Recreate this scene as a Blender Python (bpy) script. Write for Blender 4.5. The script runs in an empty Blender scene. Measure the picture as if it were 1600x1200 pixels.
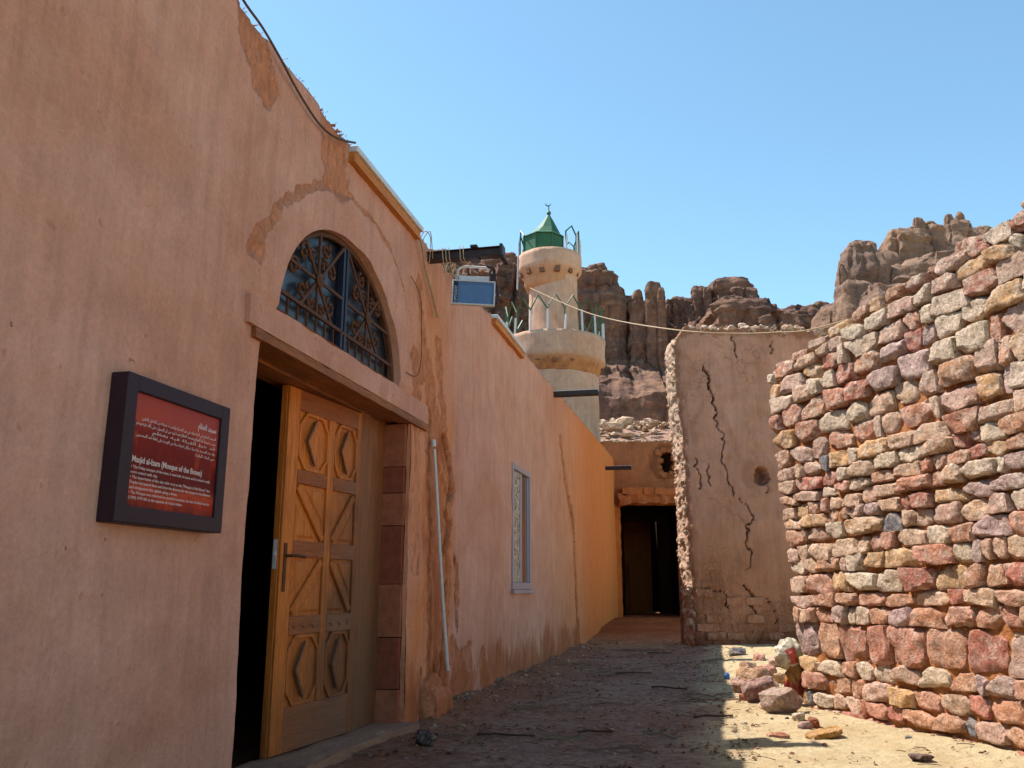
import bpy, bmesh, math, random
from mathutils import Vector, Matrix, Euler
from mathutils import noise as mn

# ------------------------------------------------------------------ camera, sky, sun, exposure
FP = 1350.0; PIT = math.atan(317/FP); SP, CPT = math.sin(PIT), math.cos(PIT); HC = 1.05
scene = bpy.context.scene
COL = scene.collection
cam = bpy.data.cameras.new('camera'); camo = bpy.data.objects.new('camera', cam); COL.objects.link(camo)
cam.sensor_width = 36; cam.lens = 36*FP/1600; cam.clip_end = 3000; cam.clip_start = .05
camo.location = (0, 0, HC); camo.rotation_euler = (math.radians(90)+PIT, 0, 0)
scene.camera = camo

SUN_EL = math.radians(58.8); SX, SY = -.906, .423          # horizontal direction towards the sun
world = bpy.data.worlds.new('World'); scene.world = world; world.use_nodes = True
wn = world.node_tree; bg = wn.nodes['Background']
sky = wn.nodes.new('ShaderNodeTexSky'); sky.sky_type = 'NISHITA'; sky.sun_disc = False
sky.sun_elevation = SUN_EL; sky.sun_rotation = math.atan2(SX, SY)
sky.altitude = 700; sky.air_density = 1.0; sky.dust_density = .3; sky.ozone_density = .7
tm = wn.nodes.new('ShaderNodeMix'); tm.data_type = 'RGBA'; tm.blend_type = 'MULTIPLY'; tm.inputs[0].default_value = 1; tm.inputs[7].default_value = (.96, 1.17, 1.06, 1)
wn.links.new(sky.outputs[0], tm.inputs[6]); wn.links.new(tm.outputs[2], bg.inputs[0]); bg.inputs[1].default_value = .135
sl = bpy.data.lights.new('sun', 'SUN'); sl.energy = 5.0; sl.angle = math.radians(.5); sl.color = (1, .965, .90)
so = bpy.data.objects.new('sun', sl); COL.objects.link(so)
sd = Vector((SX*math.cos(SUN_EL), SY*math.cos(SUN_EL), math.sin(SUN_EL)))
so.rotation_euler = sd.to_track_quat('Z', 'Y').to_euler(); so.location = (-20, 10, 40)
scene.view_settings.view_transform = 'Standard'; scene.view_settings.look = 'None'
scene.view_settings.exposure = .82; scene.view_settings.gamma = 1
scene.view_settings.use_curve_mapping = False
scene.cycles.max_bounces = 8; scene.cycles.diffuse_bounces = 5

R = random.Random(7)
U = R.uniform

# ------------------------------------------------------------------ geometry helpers
def ray(u, v):
    a = (u-800)/FP; b = (600-v)/FP
    return a, CPT-b*SP, SP+b*CPT
def at(u, v, Y):
    d = ray(u, v); t = Y/d[1]; return Vector((d[0]*t, Y, d[2]*t+HC))
def gnd(u, v, h=0):
    d = ray(u, v); t = (h-HC)/d[2]; return Vector((d[0]*t, d[1]*t, h))
TH = math.atan((310/FP)/1.027)
DX, DY = math.sin(TH), math.cos(TH); NX, NY = DY, -DX; CW = -2.316763
def W(s, o, z): return Vector((NX*(CW+o)+DX*s, NY*(CW+o)+DY*s, z))
WROT = math.atan2(DY, DX)

class MB:
    def __init__(self): self.v = []; self.f = []; self.c = []
    def add(self, vs, fs, col=None):
        n = len(self.v); self.v += [tuple(p) for p in vs]; self.f += [tuple(i+n for i in q) for q in fs]
        if col is not None: self.c += [col]*len(vs)
    def box(self, x0, x1, y0, y1, z0, z1, col=None, M=None, j=0):
        vs = [Vector((x, y, z)) for z in (z0, z1) for y in (y0, y1) for x in (x0, x1)]
        if j: vs = [p+Vector((U(-j, j), U(-j, j), U(-j, j))) for p in vs]
        if M: vs = [M @ p for p in vs]
        self.add(vs, [(0, 2, 3, 1), (4, 5, 7, 6), (0, 1, 5, 4), (1, 3, 7, 5), (3, 2, 6, 7), (2, 0, 4, 6)], col)
    def prism(self, poly, y0, y1, col=None):      # polygon in xz, from y0 (front) to y1
        n = len(poly)
        vs = [(x, y0, z) for x, z in poly]+[(x, y1, z) for x, z in poly]
        fs = [tuple(range(n)), tuple(range(2*n-1, n-1, -1))]+[(i, i+n, (i+1) % n+n, (i+1) % n) for i in range(n)]
        self.add(vs, fs, col)
    def frus(self, poly, y0, y1, inset, col=None):  # chamfered panel, front polygon inset towards its centre
        n = len(poly); cx = sum(p[0] for p in poly)/n; cz = sum(p[1] for p in poly)/n
        k = 1-inset
        vs = [(cx+(x-cx)*k, y0, cz+(z-cz)*k) for x, z in poly]+[(x, y1, z) for x, z in poly]
        fs = [tuple(range(n)), tuple(range(2*n-1, n-1, -1))]+[(i, i+n, (i+1) % n+n, (i+1) % n) for i in range(n)]
        self.add(vs, fs, col)
    def tube(self, pts, r, n=8, col=None, rf=None):
        pts = [Vector(p) for p in pts]; base = len(self.v); m = len(pts)
        up = Vector((.013, .021, 1))
        for i, p in enumerate(pts):
            d = (pts[min(i+1, m-1)]-pts[max(i-1, 0)]).normalized()
            a = d.cross(up)
            if a.length < 1e-3: a = d.cross(Vector((1, 0, 0)))
            a.normalize(); b = d.cross(a)
            rr = r if rf is None else rf(i/(m-1))
            for k in range(n):
                t = 2*math.pi*k/n
                self.v.append(tuple(p+a*rr*math.cos(t)+b*rr*math.sin(t)))
                if col is not None: self.c.append(col)
        for i in range(m-1):
            for k in range(n):
                q = base+i*n
                self.f.append((q+k, q+(k+1) % n, q+n+(k+1) % n, q+n+k))
        self.f.append(tuple(base+k for k in range(n))); self.f.append(tuple(base+(m-1)*n+k for k in range(n)))
    def bar(self, a, b, w, d, col=None):            # rectangular bar in the xz plane between a and b
        a = Vector(a); b = Vector(b); t = (b-a).normalized(); n = Vector((-t.z, 0, t.x))*w/2; y = Vector((0, d/2, 0))
        vs = [p+s*n+q*y for p in (a, b) for q in (-1, 1) for s in (-1, 1)]
        self.add(vs, [(0, 2, 3, 1), (4, 5, 7, 6), (0, 1, 5, 4), (1, 3, 7, 5), (3, 2, 6, 7), (2, 0, 4, 6)], col)
    def lathe(self, prof, n=32, c=(0, 0, 0), col=None, cap=True):
        base = len(self.v); m = len(prof)
        for r, z in prof:
            for k in range(n):
                t = 2*math.pi*k/n; self.v.append((c[0]+r*math.cos(t), c[1]+r*math.sin(t), c[2]+z))
                if col is not None: self.c.append(col)
        for i in range(m-1):
            for k in range(n):
                q = base+i*n; self.f.append((q+k, q+(k+1) % n, q+n+(k+1) % n, q+n+k))
        if cap:
            self.f.append(tuple(base+k for k in range(n))); self.f.append(tuple(base+(m-1)*n+k for k in range(n)))
    def mesh(self, name, m, smooth=False, recalc=True, bevel=0, angle=None):
        me = bpy.data.meshes.new(name); me.from_pydata(self.v, [], self.f)
        if self.c:
            a = me.attributes.new('tint', 'FLOAT_COLOR', 'POINT')
            a.data.foreach_set('color', [x for q in self.c for x in (q if len(q) == 4 else (*q, 1))])
        if recalc or bevel:
            b = bmesh.new(); b.from_mesh(me); bmesh.ops.recalc_face_normals(b, faces=b.faces)
            if bevel:
                es = [e for e in b.edges if len(e.link_faces) == 2 and e.calc_face_angle(0) > .6]
                bmesh.ops.bevel(b, geom=es, offset=bevel, segments=1, affect='EDGES', clamp_overlap=True)
            b.to_mesh(me); b.free()
        if m: me.materials.append(m)
        if smooth:
            me.shade_smooth()
            me.set_sharp_from_angle(angle=math.radians(angle or 38))
        return me
    def obj(self, name, m, parent=None, **k):
        return link(name, self.mesh(name, m, **k), parent)

def link(name, me, parent=None, loc=None, rot=None):
    o = bpy.data.objects.new(name, me); COL.objects.link(o)
    if parent: o.parent = parent
    if loc is not None: o.location = loc
    if rot is not None: o.rotation_euler = rot
    return o
def tag(o, label=None, cat=None, group=None, kind=None):
    if label: o['label'] = label
    if cat: o['category'] = cat
    if group: o['group'] = group
    if kind: o['kind'] = kind
    return o
def empty(name, loc, rz=0):
    o = bpy.data.objects.new(name, None); COL.objects.link(o); o.location = loc; o.rotation_euler = (0, 0, rz)
    o.empty_display_size = .1
    return o
def copy_tree(o, parent=None):
    c = o.copy(); COL.objects.link(c)
    if parent: c.parent = parent
    for ch in [x for x in list(COL.objects) if x.parent == o]: copy_tree(ch, c)
    return c
def fbm(x, y, z, o=4): return mn.fractal(Vector((x, y, z)), .9, 2.1, o)
def ns(x, y, z): return mn.noise(Vector((x, y, z)))
def sstep(a, b, x):
    t = max(0, min(1, (x-a)/(b-a))); return t*t*(3-2*t)
def S(r, g, b, k=1.0):
    def c(x):
        x /= 255; return (x/12.92 if x <= .04045 else ((x+.055)/1.055)**2.4)*k
    return (c(r), c(g), c(b), 1)
def segd(p, a, b):
    ax, ay = a; bx, by = b; px, py = p; dx, dy = bx-ax, by-ay; L = dx*dx+dy*dy
    t = max(0, min(1, ((px-ax)*dx+(py-ay)*dy)/L)) if L else 0
    return math.hypot(px-ax-t*dx, py-ay-t*dy)
def pld(p, pts): return min(segd(p, pts[i], pts[i+1]) for i in range(len(pts)-1))

# ------------------------------------------------------------------ material helpers
class T:
    def __init__(self, name, rough=.9, spec=.2, metal=0):
        self.m = bpy.data.materials.new(name); self.m.use_nodes = True
        self.t = self.m.node_tree; self.b = self.t.nodes['Principled BSDF']
        self.b.inputs['Roughness'].default_value = rough
        self.b.inputs['Specular IOR Level'].default_value = spec
        self.b.inputs['Metallic'].default_value = metal
    def n(self, k): return self.t.nodes.new('ShaderNode'+k)
    def l(self, a, b): self.t.links.new(a, b)
    def put(self, sock, v):
        if hasattr(v, 'is_output'): self.l(v, sock)
        else: sock.default_value = v
    def co(self, kind='Object', scale=(1, 1, 1), rot=(0, 0, 0), loc=(0, 0, 0)):
        if kind == 'Pos': o = self.n('NewGeometry').outputs['Position']
        else: o = self.n('TexCoord').outputs[kind]
        mp = self.n('Mapping'); self.l(o, mp.inputs[0]); mp.inputs['Scale'].default_value = scale
        mp.inputs['Rotation'].default_value = rot; mp.inputs['Location'].default_value = loc
        return mp.outputs[0]
    def noise(self, vec, s, d=4, r=.6, dist=0):
        x = self.n('TexNoise'); self.l(vec, x.inputs['Vector']); x.inputs['Scale'].default_value = s
        x.inputs['Detail'].default_value = d; x.inputs['Roughness'].default_value = r; x.inputs['Distortion'].default_value = dist
        return x.outputs['Fac']
    def vor(self, vec, s, feat='F1', out='Distance'):
        x = self.n('TexVoronoi'); x.feature = feat; self.l(vec, x.inputs['Vector']); x.inputs['Scale'].default_value = s
        return x.outputs[out]
    def wave(self, vec, s, dist=4, d=3, direc='X'):
        x = self.n('TexWave'); x.bands_direction = direc; self.l(vec, x.inputs['Vector']); x.inputs['Scale'].default_value = s
        x.inputs['Distortion'].default_value = dist; x.inputs['Detail'].default_value = d
        return x.outputs['Fac']
    def ramp(self, fac, *st):
        x = self.n('ValToRGB'); self.put(x.inputs[0], fac); e = x.color_ramp.elements
        for i, (p, c) in enumerate(st):
            q = e[i] if i < 2 else e.new(p)
            q.position = p; q.color = c if not isinstance(c, (int, float)) else (c, c, c, 1)
        return x.outputs[0]
    def mix(self, fac, a, b, mode='MIX'):
        x = self.n('Mix'); x.data_type = 'RGBA'; x.blend_type = mode
        self.put(x.inputs[0], fac); self.put(x.inputs[6], a); self.put(x.inputs[7], b)
        return x.outputs[2]
    def ma(self, op, a, b=0, c=None):
        x = self.n('Math'); x.operation = op; self.put(x.inputs[0], a); self.put(x.inputs[1], b)
        if c is not None: self.put(x.inputs[2], c)
        return x.outputs[0]
    def attr(self, name, out='Color'):
        x = self.n('Attribute'); x.attribute_name = name; return x.outputs[out]
    def sep(self, col):
        x = self.n('SeparateColor'); self.l(col, x.inputs[0]); return x.outputs
    def bump(self, h, dist=.01, st=1, prev=None):
        x = self.n('Bump'); self.put(x.inputs['Height'], h); x.inputs['Distance'].default_value = dist
        x.inputs['Strength'].default_value = st
        if prev is not None: self.l(prev, x.inputs['Normal'])
        return x.outputs[0]
    def fin(self, col=None, nrm=None, rough=None):
        if col is not None: self.put(self.b.inputs['Base Color'], col)
        if nrm is not None: self.l(nrm, self.b.inputs['Normal'])
        if rough is not None: self.put(self.b.inputs['Roughness'], rough)
        return self.m

def flat(name, c, rough=.6, spec=.3, metal=0, var=.25, s=25, bd=.002):
    t = T(name, rough, spec, metal); v = t.co('Object'); n = t.noise(v, s, 5, .65)
    k = t.ramp(n, (.3, 1-var), (.7, 1+var*.3))
    return t.fin(t.mix(1, c, k, 'MULTIPLY'), t.bump(n, bd, .6), None)

# plaster: attribute 'msk' = (damage, damp, tone, crevice shade)
def plaster(name, A, B, TONE, MUD, DAMP, HAIR=.35, STAIN=.55):
    t = T(name, .95, .1); v = t.co('Object')
    dv = t.n('VectorMath'); dv.operation = 'ADD'; nz_ = t.n('TexNoise'); t.l(v, nz_.inputs['Vector']); nz_.inputs['Scale'].default_value = 3.5; nz_.inputs['Detail'].default_value = 5
    sc_ = t.n('VectorMath'); sc_.operation = 'SCALE'; t.l(nz_.outputs['Color'], sc_.inputs[0]); sc_.inputs['Scale'].default_value = .45
    t.l(v, dv.inputs[0]); t.l(sc_.outputs[0], dv.inputs[1])
    hair = t.vor(dv.outputs[0], 1.6, 'DISTANCE_TO_EDGE')
    hmask = t.ma('MULTIPLY', t.ramp(hair, (.004, 1), (.014, 0)), t.ramp(t.noise(v, 1.1, 3, .6), (.50, 0), (.62, 1)))
    big = t.noise(v, .9, 5, .6, .4); med = t.noise(v, 4, 6, .65); fine = t.noise(v, 38, 5, .7)
    strk = t.noise(t.co('Object', (5, 5, .45)), 2.2, 5, .62, .3)
    strk2 = t.noise(t.co('Object', (22, 22, .8), loc=(3, 1, 7)), 1.2, 4, .6, .2)
    col = t.mix(t.ramp(big, (.35, 0), (.68, 1)), A, B)
    m4 = t.sep(t.attr('msk'))
    col = t.mix(m4[2], col, t.mix(t.ramp(med, (.3, 0), (.7, 1)), TONE, tuple(x*.8 for x in TONE[:3])+(1,)))
    col = t.mix(1, col, t.ramp(strk, (.3, .88), (.5, .98), (.75, 1.06)), 'MULTIPLY')
    col = t.mix(.35, col, t.ramp(strk2, (.32, .86), (.6, 1.03)), 'MULTIPLY')
    col = t.mix(1, col, t.ramp(med, (.3, .86), (.66, 1.06)), 'MULTIPLY')
    col = t.mix(.8, col, t.ramp(fine, (.3, .84), (.7, 1.08)), 'MULTIPLY')
    # pits and specks
    pit = t.ramp(t.noise(v, 16, 3, .5), (.68, 0), (.74, 1))
    col = t.mix(t.ma('MULTIPLY', pit, .45), col, MUD)
    stw = t.ramp(t.noise(t.co('Object', (70, 70, 14)), 1, 3, .55, .6), (.66, 0), (.72, 1))
    col = t.mix(t.ma('MULTIPLY', stw, .28), col, S(236, 196, 150, .85))
    chip = t.ramp(t.noise(v, 8, 5, .75, .3), (.70, 0), (.73, 1))
    col = t.mix(t.ma('MULTIPLY', chip, .6), col, MUD)
    edge = t.ma('ADD', t.ma('MULTIPLY', t.ma('ADD', t.noise(v, 7, 6, .75, .6), t.noise(v, 26, 5, .7, .3)), .85), -.85)
    dm = t.ramp(t.ma('ADD', m4[0], edge), (.44, 0), (.64, .75))
    mudc = t.mix(t.ramp(t.noise(t.co('Object', (3, 3, 1.4)), 7, 7, .8, .6), (.36, 0), (.64, 1)), tuple(x*.62 for x in MUD[:3])+(1,), tuple(x*1.7 for x in MUD[:3])+(1,))
    col = t.mix(dm, col, mudc)
    col = t.mix(t.ma('MULTIPLY', t.attr('msk', 'Alpha'), .8), col, tuple(x*.42 for x in MUD[:3])+(1,))  # dark mud tint paints the shade inside cracks
    dp = t.ramp(t.ma('ADD', m4[1], t.ma('MULTIPLY', t.ma('ADD', t.noise(t.co('Object', (3, 3, 1.2)), 2.4, 6, .6, .5), -.5), 1.1)), (.38, 0), (.62, 1))
    col = t.mix(t.ma('MULTIPLY', dp, .82), col, t.mix(t.ramp(med, (.35, 0), (.65, 1)), DAMP, tuple(x*1.7 for x in DAMP[:3])+(1,)))
    hm = t.ma('MULTIPLY', hmask, HAIR)
    col = t.mix(t.ma('MULTIPLY', hm, .7), col, tuple(x*.6 for x in MUD[:3])+(1,))
    stn = t.ramp(t.noise(t.co('Object', (1.6, 1.6, .7), loc=(9, 2, 4)), 1.5, 7, .7, .8), (.52, 0), (.66, STAIN))
    col = t.mix(stn, col, t.mix(.5, col, MUD))
    b = t.bump(fine, .006, .8)
    b = t.bump(t.ma('MULTIPLY', hm, -1), .012, 1, b)
    b = t.bump(t.ma('MULTIPLY', chip, -1), .012, 1, b)
    b = t.bump(stw, .003, .8, b)
    b = t.bump(med, .03, .6, b)
    b = t.bump(t.ma('MULTIPLY', dm, t.ma('ADD', t.noise(v, 30, 5, .75), -1.3)), .012, .8, b)
    b = t.bump(t.ma('MULTIPLY', pit, -1), .006, .6, b)
    return t.fin(col, b)

M = {}
M['plaster'] = plaster('pink_mud_plaster', S(224, 166, 144, .82), S(212, 148, 122, .80), S(236, 144, 74, .92), S(182, 114, 78, .76), S(156, 88, 54, .76), HAIR=0, STAIN=.35)
M['plaster_mid'] = plaster('brown_mud_plaster', S(206, 156, 134, .80), S(188, 136, 112, .76), S(186, 124, 84, .72), S(140, 94, 68, .75), S(118, 72, 52, .75), .5, .9)
M['plaster_tower'] = plaster('tower_render', S(222, 184, 160, .78), S(210, 168, 142, .76), S(216, 150, 94, .8), S(160, 104, 74, .75), S(120, 90, 74, .8), .2, .6)
M['plaster_pass'] = plaster('passage_plaster', S(176, 112, 78, .8), S(190, 124, 84, .8), S(224, 130, 60, .9), S(120, 72, 46, .8), S(120, 62, 36, .8))
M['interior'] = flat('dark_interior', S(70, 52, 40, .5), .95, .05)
t = T('painted_wood'); 
def wood(name, A, B, GREY=None, direc=(14, 14, .8), zfade=None, bd=.003):
    t = T(name, .62, .3); v = t.co('Object', direc)
    g = t.noise(v, 3, 6, .65, 1.2); w = t.noise(t.co('Object', tuple(x*4 for x in direc)), 4, 4, .6, .5)
    big = t.noise(t.co('Object'), 2.2, 4, .6)
    c = t.mix(t.ramp(g, (.34, 0), (.66, 1)), A, B)
    c = t.mix(1, c, t.ramp(w, (.3, .72), (.65, 1.08)), 'MULTIPLY')
    c = t.mix(1, c, t.ramp(big, (.3, .8), (.7, 1.1)), 'MULTIPLY')
    if GREY is not None:
        f = t.ramp(t.ma('ADD', big, t.ma('MULTIPLY', t.noise(v, 1.3, 3), .4)), (.62, 0), (.86, 1))
        if zfade:
            sx = t.n('SeparateXYZ'); t.l(t.co('Object'), sx.inputs[0])
            zf = t.ma('MULTIPLY', t.ma('SUBTRACT', zfade[0], sx.outputs[2]), zfade[1])
            xf = t.ma('MULTIPLY', t.ma('ADD', sx.outputs[0], zfade[2]), zfade[3])
            f = t.ramp(t.ma('ADD', t.ma('ADD', zf, xf), t.ma('MULTIPLY', t.ma('ADD', big, -.5), 1.6)), (.2, 0), (.95, .85))
        c = t.mix(f, c, t.mix(t.ramp(g, (.3, 0), (.7, 1)), GREY, tuple(x*.62 for x in GREY[:3])+(1,)))
    return t.fin(c, t.bump(w, bd, .7, t.bump(g, bd, .6)))
M['door'] = wood('varnished_door_wood', S(236, 136, 50, .88), S(190, 96, 32, .85), S(120, 80, 54, .7), (14, 14, .8), (1.9, .42, .72, .9))
M['rail'] = wood('door_rail_wood', S(186, 100, 44, .8), S(150, 78, 36, .8), S(140, 104, 80, .7), (.9, 14, 14), (1.7, .42, .8, .9))
M['board'] = wood('weathered_board', S(176, 106, 58, .76), S(136, 82, 46, .7), S(128, 92, 64, .72), (14, 14, .8), (2.2, .5, -6, .2))
M['shadewood'] = wood('grey_shade_strip', S(120, 88, 68, .7), S(92, 66, 52, .65))  # weathered grey wood, dark enough to stand for edge shade
M['beam'] = wood('soffit_timber', S(184, 108, 56, .8), S(140, 80, 44, .7), None, (.8, 8, 8), None, .008)
M['fascia'] = wood('fascia_timber', S(216, 134, 54, .9), S(190, 110, 44, .8), None, (.8, 8, 8))
M['whitemetal'] = flat('white_painted_metal', S(205, 203, 205, .9), .45, .4, 0, .2)
M['alu'] = flat('mauve_aluminium', S(168, 148, 158, .85), .4, .5, .2, .12)
M['darksteel'] = flat('dark_steel', S(62, 46, 44, .9), .55, .4, .3, .35)
M['browncable'] = flat('brown_cable', S(92, 66, 52, .9), .7)
M['rope'] = flat('pale_rope', S(190, 160, 128, .8), .9)
M['signframe'] = flat('aubergine_frame', S(56, 36, 46, .75), .5, .25, 0, .22, 9)
M['greenmetal'] = flat('green_sheet_metal', S(56, 112, 78, .72), .6, .3, .0, .35, 3)
M['greenrail'] = flat('green_rail_paint', S(62, 104, 66, .7), .5, .4)
M['stonered'] = flat('jamb_stone_dark', S(156, 84, 64, .72), .9, .1, 0, .3, 14, .008)
M['stonepink'] = flat('jamb_stone_pink', S(178, 106, 78, .72), .9, .1, 0, .3, 14, .008)
M['iron'] = flat('rusty_iron', S(104, 62, 38, .8), .7, .3, .2, .45, 30)
M['irondark'] = flat('blue_black_iron', S(40, 42, 62, .8), .5, .4, .2, .3)
M['sill'] = wood('step_slab', S(176, 132, 104, .85), S(150, 112, 92, .8), None, (1, 6, 6), None, .006)

def glass(name, c, rough=.06):
    t = T(name, rough, .5); t.b.inputs['IOR'].default_value = 1.5
    n = t.noise(t.co('Object'), 3, 3)
    t.b.inputs['Coat Weight'].default_value = .15; t.b.inputs['Coat Roughness'].default_value = .03
    return t.fin(t.mix(t.ramp(n, (.3, 0), (.7, 1)), c, tuple(x*.6 for x in c[:3])+(1,)), t.bump(n, .004, .3), t.ramp(n, (.3, rough), (.7, rough*2.5)))
M['fanglass'] = glass('dusty_fanlight_glass', S(52, 54, 66, .6), .22)
def mirrorish(name, c, k=.5):
    t = T(name, .03, .9); t.b.inputs['Metallic'].default_value = k
    n = t.noise(t.co('Object'), 2.2, 2); return t.fin(c, t.bump(n, .002, .3))
M['winglass'] = mirrorish('window_glass', S(150, 150, 150, .7), .85)
t = T('reflection_glass', .15, .6); v = t.co('Object', (1, 1, .7)); n1 = t.noise(v, 24, 5, .75, 1.2)
M['reflglass'] = t.fin(t.ramp(n1, (.45, S(72, 60, 58)), (.54, S(214, 194, 174, .9))), t.bump(n1, .01, .6))  # cream and dark speckles paint a reflection into the pane
t = T('floodlight_glass', .02, .8); t.b.inputs['Transmission Weight'].default_value = .85; t.b.inputs['IOR'].default_value = 1.45
M['lampglass'] = t.fin(S(170, 200, 235, .9))
t = T('reflector_metal', .28, .5, .9); M['reflector'] = t.fin(S(170, 180, 196, .9), t.bump(t.noise(t.co('Object'), 60, 3), .002, .5))

# stone (tint attribute per stone)
t = T('quarried_stone', .92, .12); v = t.co('Pos')
n1 = t.noise(v, 9, 6, .7, .3); n2 = t.noise(v, 34, 6, .75); n3 = t.noise(v, 4, 5, .65, .5)
base = t.attr('tint')
c = t.mix(1, base, t.ramp(n1, (.28, .66), (.5, .98), (.74, 1.2)), 'MULTIPLY')
hs = t.n('HueSaturation'); hs.inputs['Saturation'].default_value = 1.12; hs.inputs['Value'].default_value = .92; t.l(c, hs.inputs['Color'])
c = t.mix(t.ramp(n3, (.44, 0), (.62, .75)), c, hs.outputs[0])
nz = t.n('SeparateXYZ'); g_ = t.n('NewGeometry'); t.l(g_.outputs['Position'], nz.inputs[0])
hz = t.ramp(t.ma('MULTIPLY', nz.outputs[2], .3), (.1, .38), (.8, .8))
c = t.mix(t.ma('MULTIPLY', t.ramp(t.noise(v, 13, 6, .78, .4), (.46, 0), (.60, 1)), hz), c, S(242, 214, 190, .86))
c = t.mix(1, c, t.ramp(n2, (.34, .62), (.58, 1.08)), 'MULTIPLY')
pits = t.ramp(t.noise(v, 48, 3, .5), (.64, 0), (.72, 1))
c = t.mix(t.ma('MULTIPLY', pits, .5), c, S(96, 62, 48, .8))
bb = t.bump(n2, .022, 1); bb = t.bump(n1, .06, 1, bb); bb = t.bump(t.ma('MULTIPLY', pits, -1), .016, 1, bb)
M['stone'] = t.fin(c, bb)

t = T('earth_mortar', .97, .05); v = t.co('Pos'); n1 = t.noise(v, 6, 6, .7); n2 = t.noise(v, 40, 5, .75)
c = t.mix(t.ramp(n1, (.3, 0), (.7, 1)), S(214, 148, 96, .82), S(184, 114, 70, .8))
M['mortar'] = t.fin(t.mix(1, c, t.ramp(n2, (.3, .6), (.7, 1.15)), 'MULTIPLY'), t.bump(n2, .02, 1, t.bump(n1, .04, .8)))

t = T('crumbled_mud_edge', .97, .05); v = t.co('Pos'); n1 = t.noise(v, 5, 6, .7); n2 = t.noise(v, 30, 5, .75)
c = t.mix(t.ramp(n1, (.35, 0), (.7, 1)), S(226, 196, 170, .8), S(196, 150, 120, .76))
M['mudedge'] = t.fin(t.mix(1, c, t.ramp(n2, (.3, .65), (.6, 1.05)), 'MULTIPLY'), t.bump(n2, .02, 1, t.bump(n1, .04, .8)))

# sand, attribute msk = (litter, sandiness, 0)
t = T('sandy_ground', .96, .06); v = t.co('Pos'); n1 = t.noise(v, 1.6, 6, .65, .4); n2 = t.noise(v, 14, 6, .7); n3 = t.noise(v, 70, 4, .7)
m4 = t.sep(t.attr('msk'))
sand = t.mix(t.ramp(n1, (.3, 0), (.7, 1)), S(238, 214, 172, .78), S(220, 188, 140, .76))
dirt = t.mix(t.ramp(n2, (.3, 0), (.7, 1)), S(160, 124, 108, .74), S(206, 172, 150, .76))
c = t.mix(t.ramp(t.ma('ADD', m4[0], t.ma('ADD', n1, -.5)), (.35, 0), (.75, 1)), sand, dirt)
org = t.mix(t.ramp(n1, (.3, 0), (.7, 1)), S(206, 128, 74, .8), S(160, 96, 60, .75))
pat = t.ramp(t.noise(t.co('Pos', (1, 1.4, 1), loc=(4, 1, 0)), .9, 5, .7, .8), (.42, 0), (.6, .7))
c = t.mix(t.ma('MULTIPLY', pat, m4[0]), c, S(172, 118, 96, .74))
c = t.mix(m4[2], c, org)
c = t.mix(1, c, t.ramp(n2, (.3, .82), (.65, 1.06)), 'MULTIPLY')
c = t.mix(1, c, t.ramp(n3, (.3, .86), (.66, 1.06)), 'MULTIPLY')
lit = t.ma('MULTIPLY', t.ramp(t.noise(t.co('Pos', (1, 2.2, 1), (0, 0, .5)), 11, 6, .78, .8), (.52, 0), (.64, 1)), t.ramp(t.noise(t.co('Pos', (1, 1.7, 1)), 1.3, 4, .6, .5), (.46, .12), (.62, 1)))
c = t.mix(t.ma('MULTIPLY', lit, t.ma('MULTIPLY', m4[1], .75)), c, S(92, 66, 52, .8))
M['sand'] = t.fin(c, t.bump(n3, .012, 1, t.bump(n2, .06, 1, t.bump(n1, .08, .6))))

# cliffs
t = T('varnished_sandstone', .95, .1); v = t.co('Pos')
n1 = t.noise(v, .09, 7, .68, .6); n2 = t.noise(t.co('Pos', (.5, .5, .12)), 1, 6, .7, .4)
n3 = t.noise(t.co('Pos', (.12, .12, 1.1)), 1, 6, .7, .5); n4 = t.noise(v, 1.7, 6, .75)
c = t.mix(t.ramp(n1, (.36, 0), (.62, 1)), S(150, 114, 102, .72), S(178, 134, 108, .76))
c = t.mix(t.ramp(n2, (.46, 0), (.66, .85)), c, S(106, 86, 84, .62))
c = t.mix(t.ramp(n3, (.54, 0), (.72, .7)), c, S(206, 168, 136, .78))
c = t.mix(1, c, t.ramp(n4, (.3, .62), (.68, 1.12)), 'MULTIPLY')
M['cliff_pale'] = None
M['cliff'] = t.fin(c, t.bump(n4, .5, .8, t.bump(n3, .7, .8, t.bump(n2, .8, .7))))

t = T('twig_litter', .9, .1); M['litter'] = t.fin(t.attr('tint'))
t = T('sign_print', .5, .12); v = t.co('Object'); sx = t.n('SeparateXYZ'); t.l(v, sx.inputs[0])
hz = t.ma('ADD', sx.outputs[2], t.ma('MULTIPLY', t.ma('ADD', t.noise(t.co('Object', (1, 0, .4)), 5, 5, .6), -.5), .22))
c = t.ramp(t.ma('ADD', t.ma('MULTIPLY', hz, 2.0), .5), (.02, S(86, 34, 28)), (.14, S(150, 44, 28)), (.2, S(176, 66, 40)), (.3, S(96, 26, 22)), (.52, S(112, 24, 20)), (.70, S(128, 36, 26)), (.74, S(166, 66, 52)), (.98, S(150, 62, 58)))
rk = t.noise(t.co('Object', (3, 1, 1.6)), 3, 6, .7, 1)
c = t.mix(t.ramp(rk, (.54, 0), (.66, .55)), c, S(176, 62, 34))
M['print'] = t.fin(c)
M['ink'] = flat('white_lettering', S(220, 196, 190, .9), .5, .2, 0, 0)
M['bagA'] = None

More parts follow.
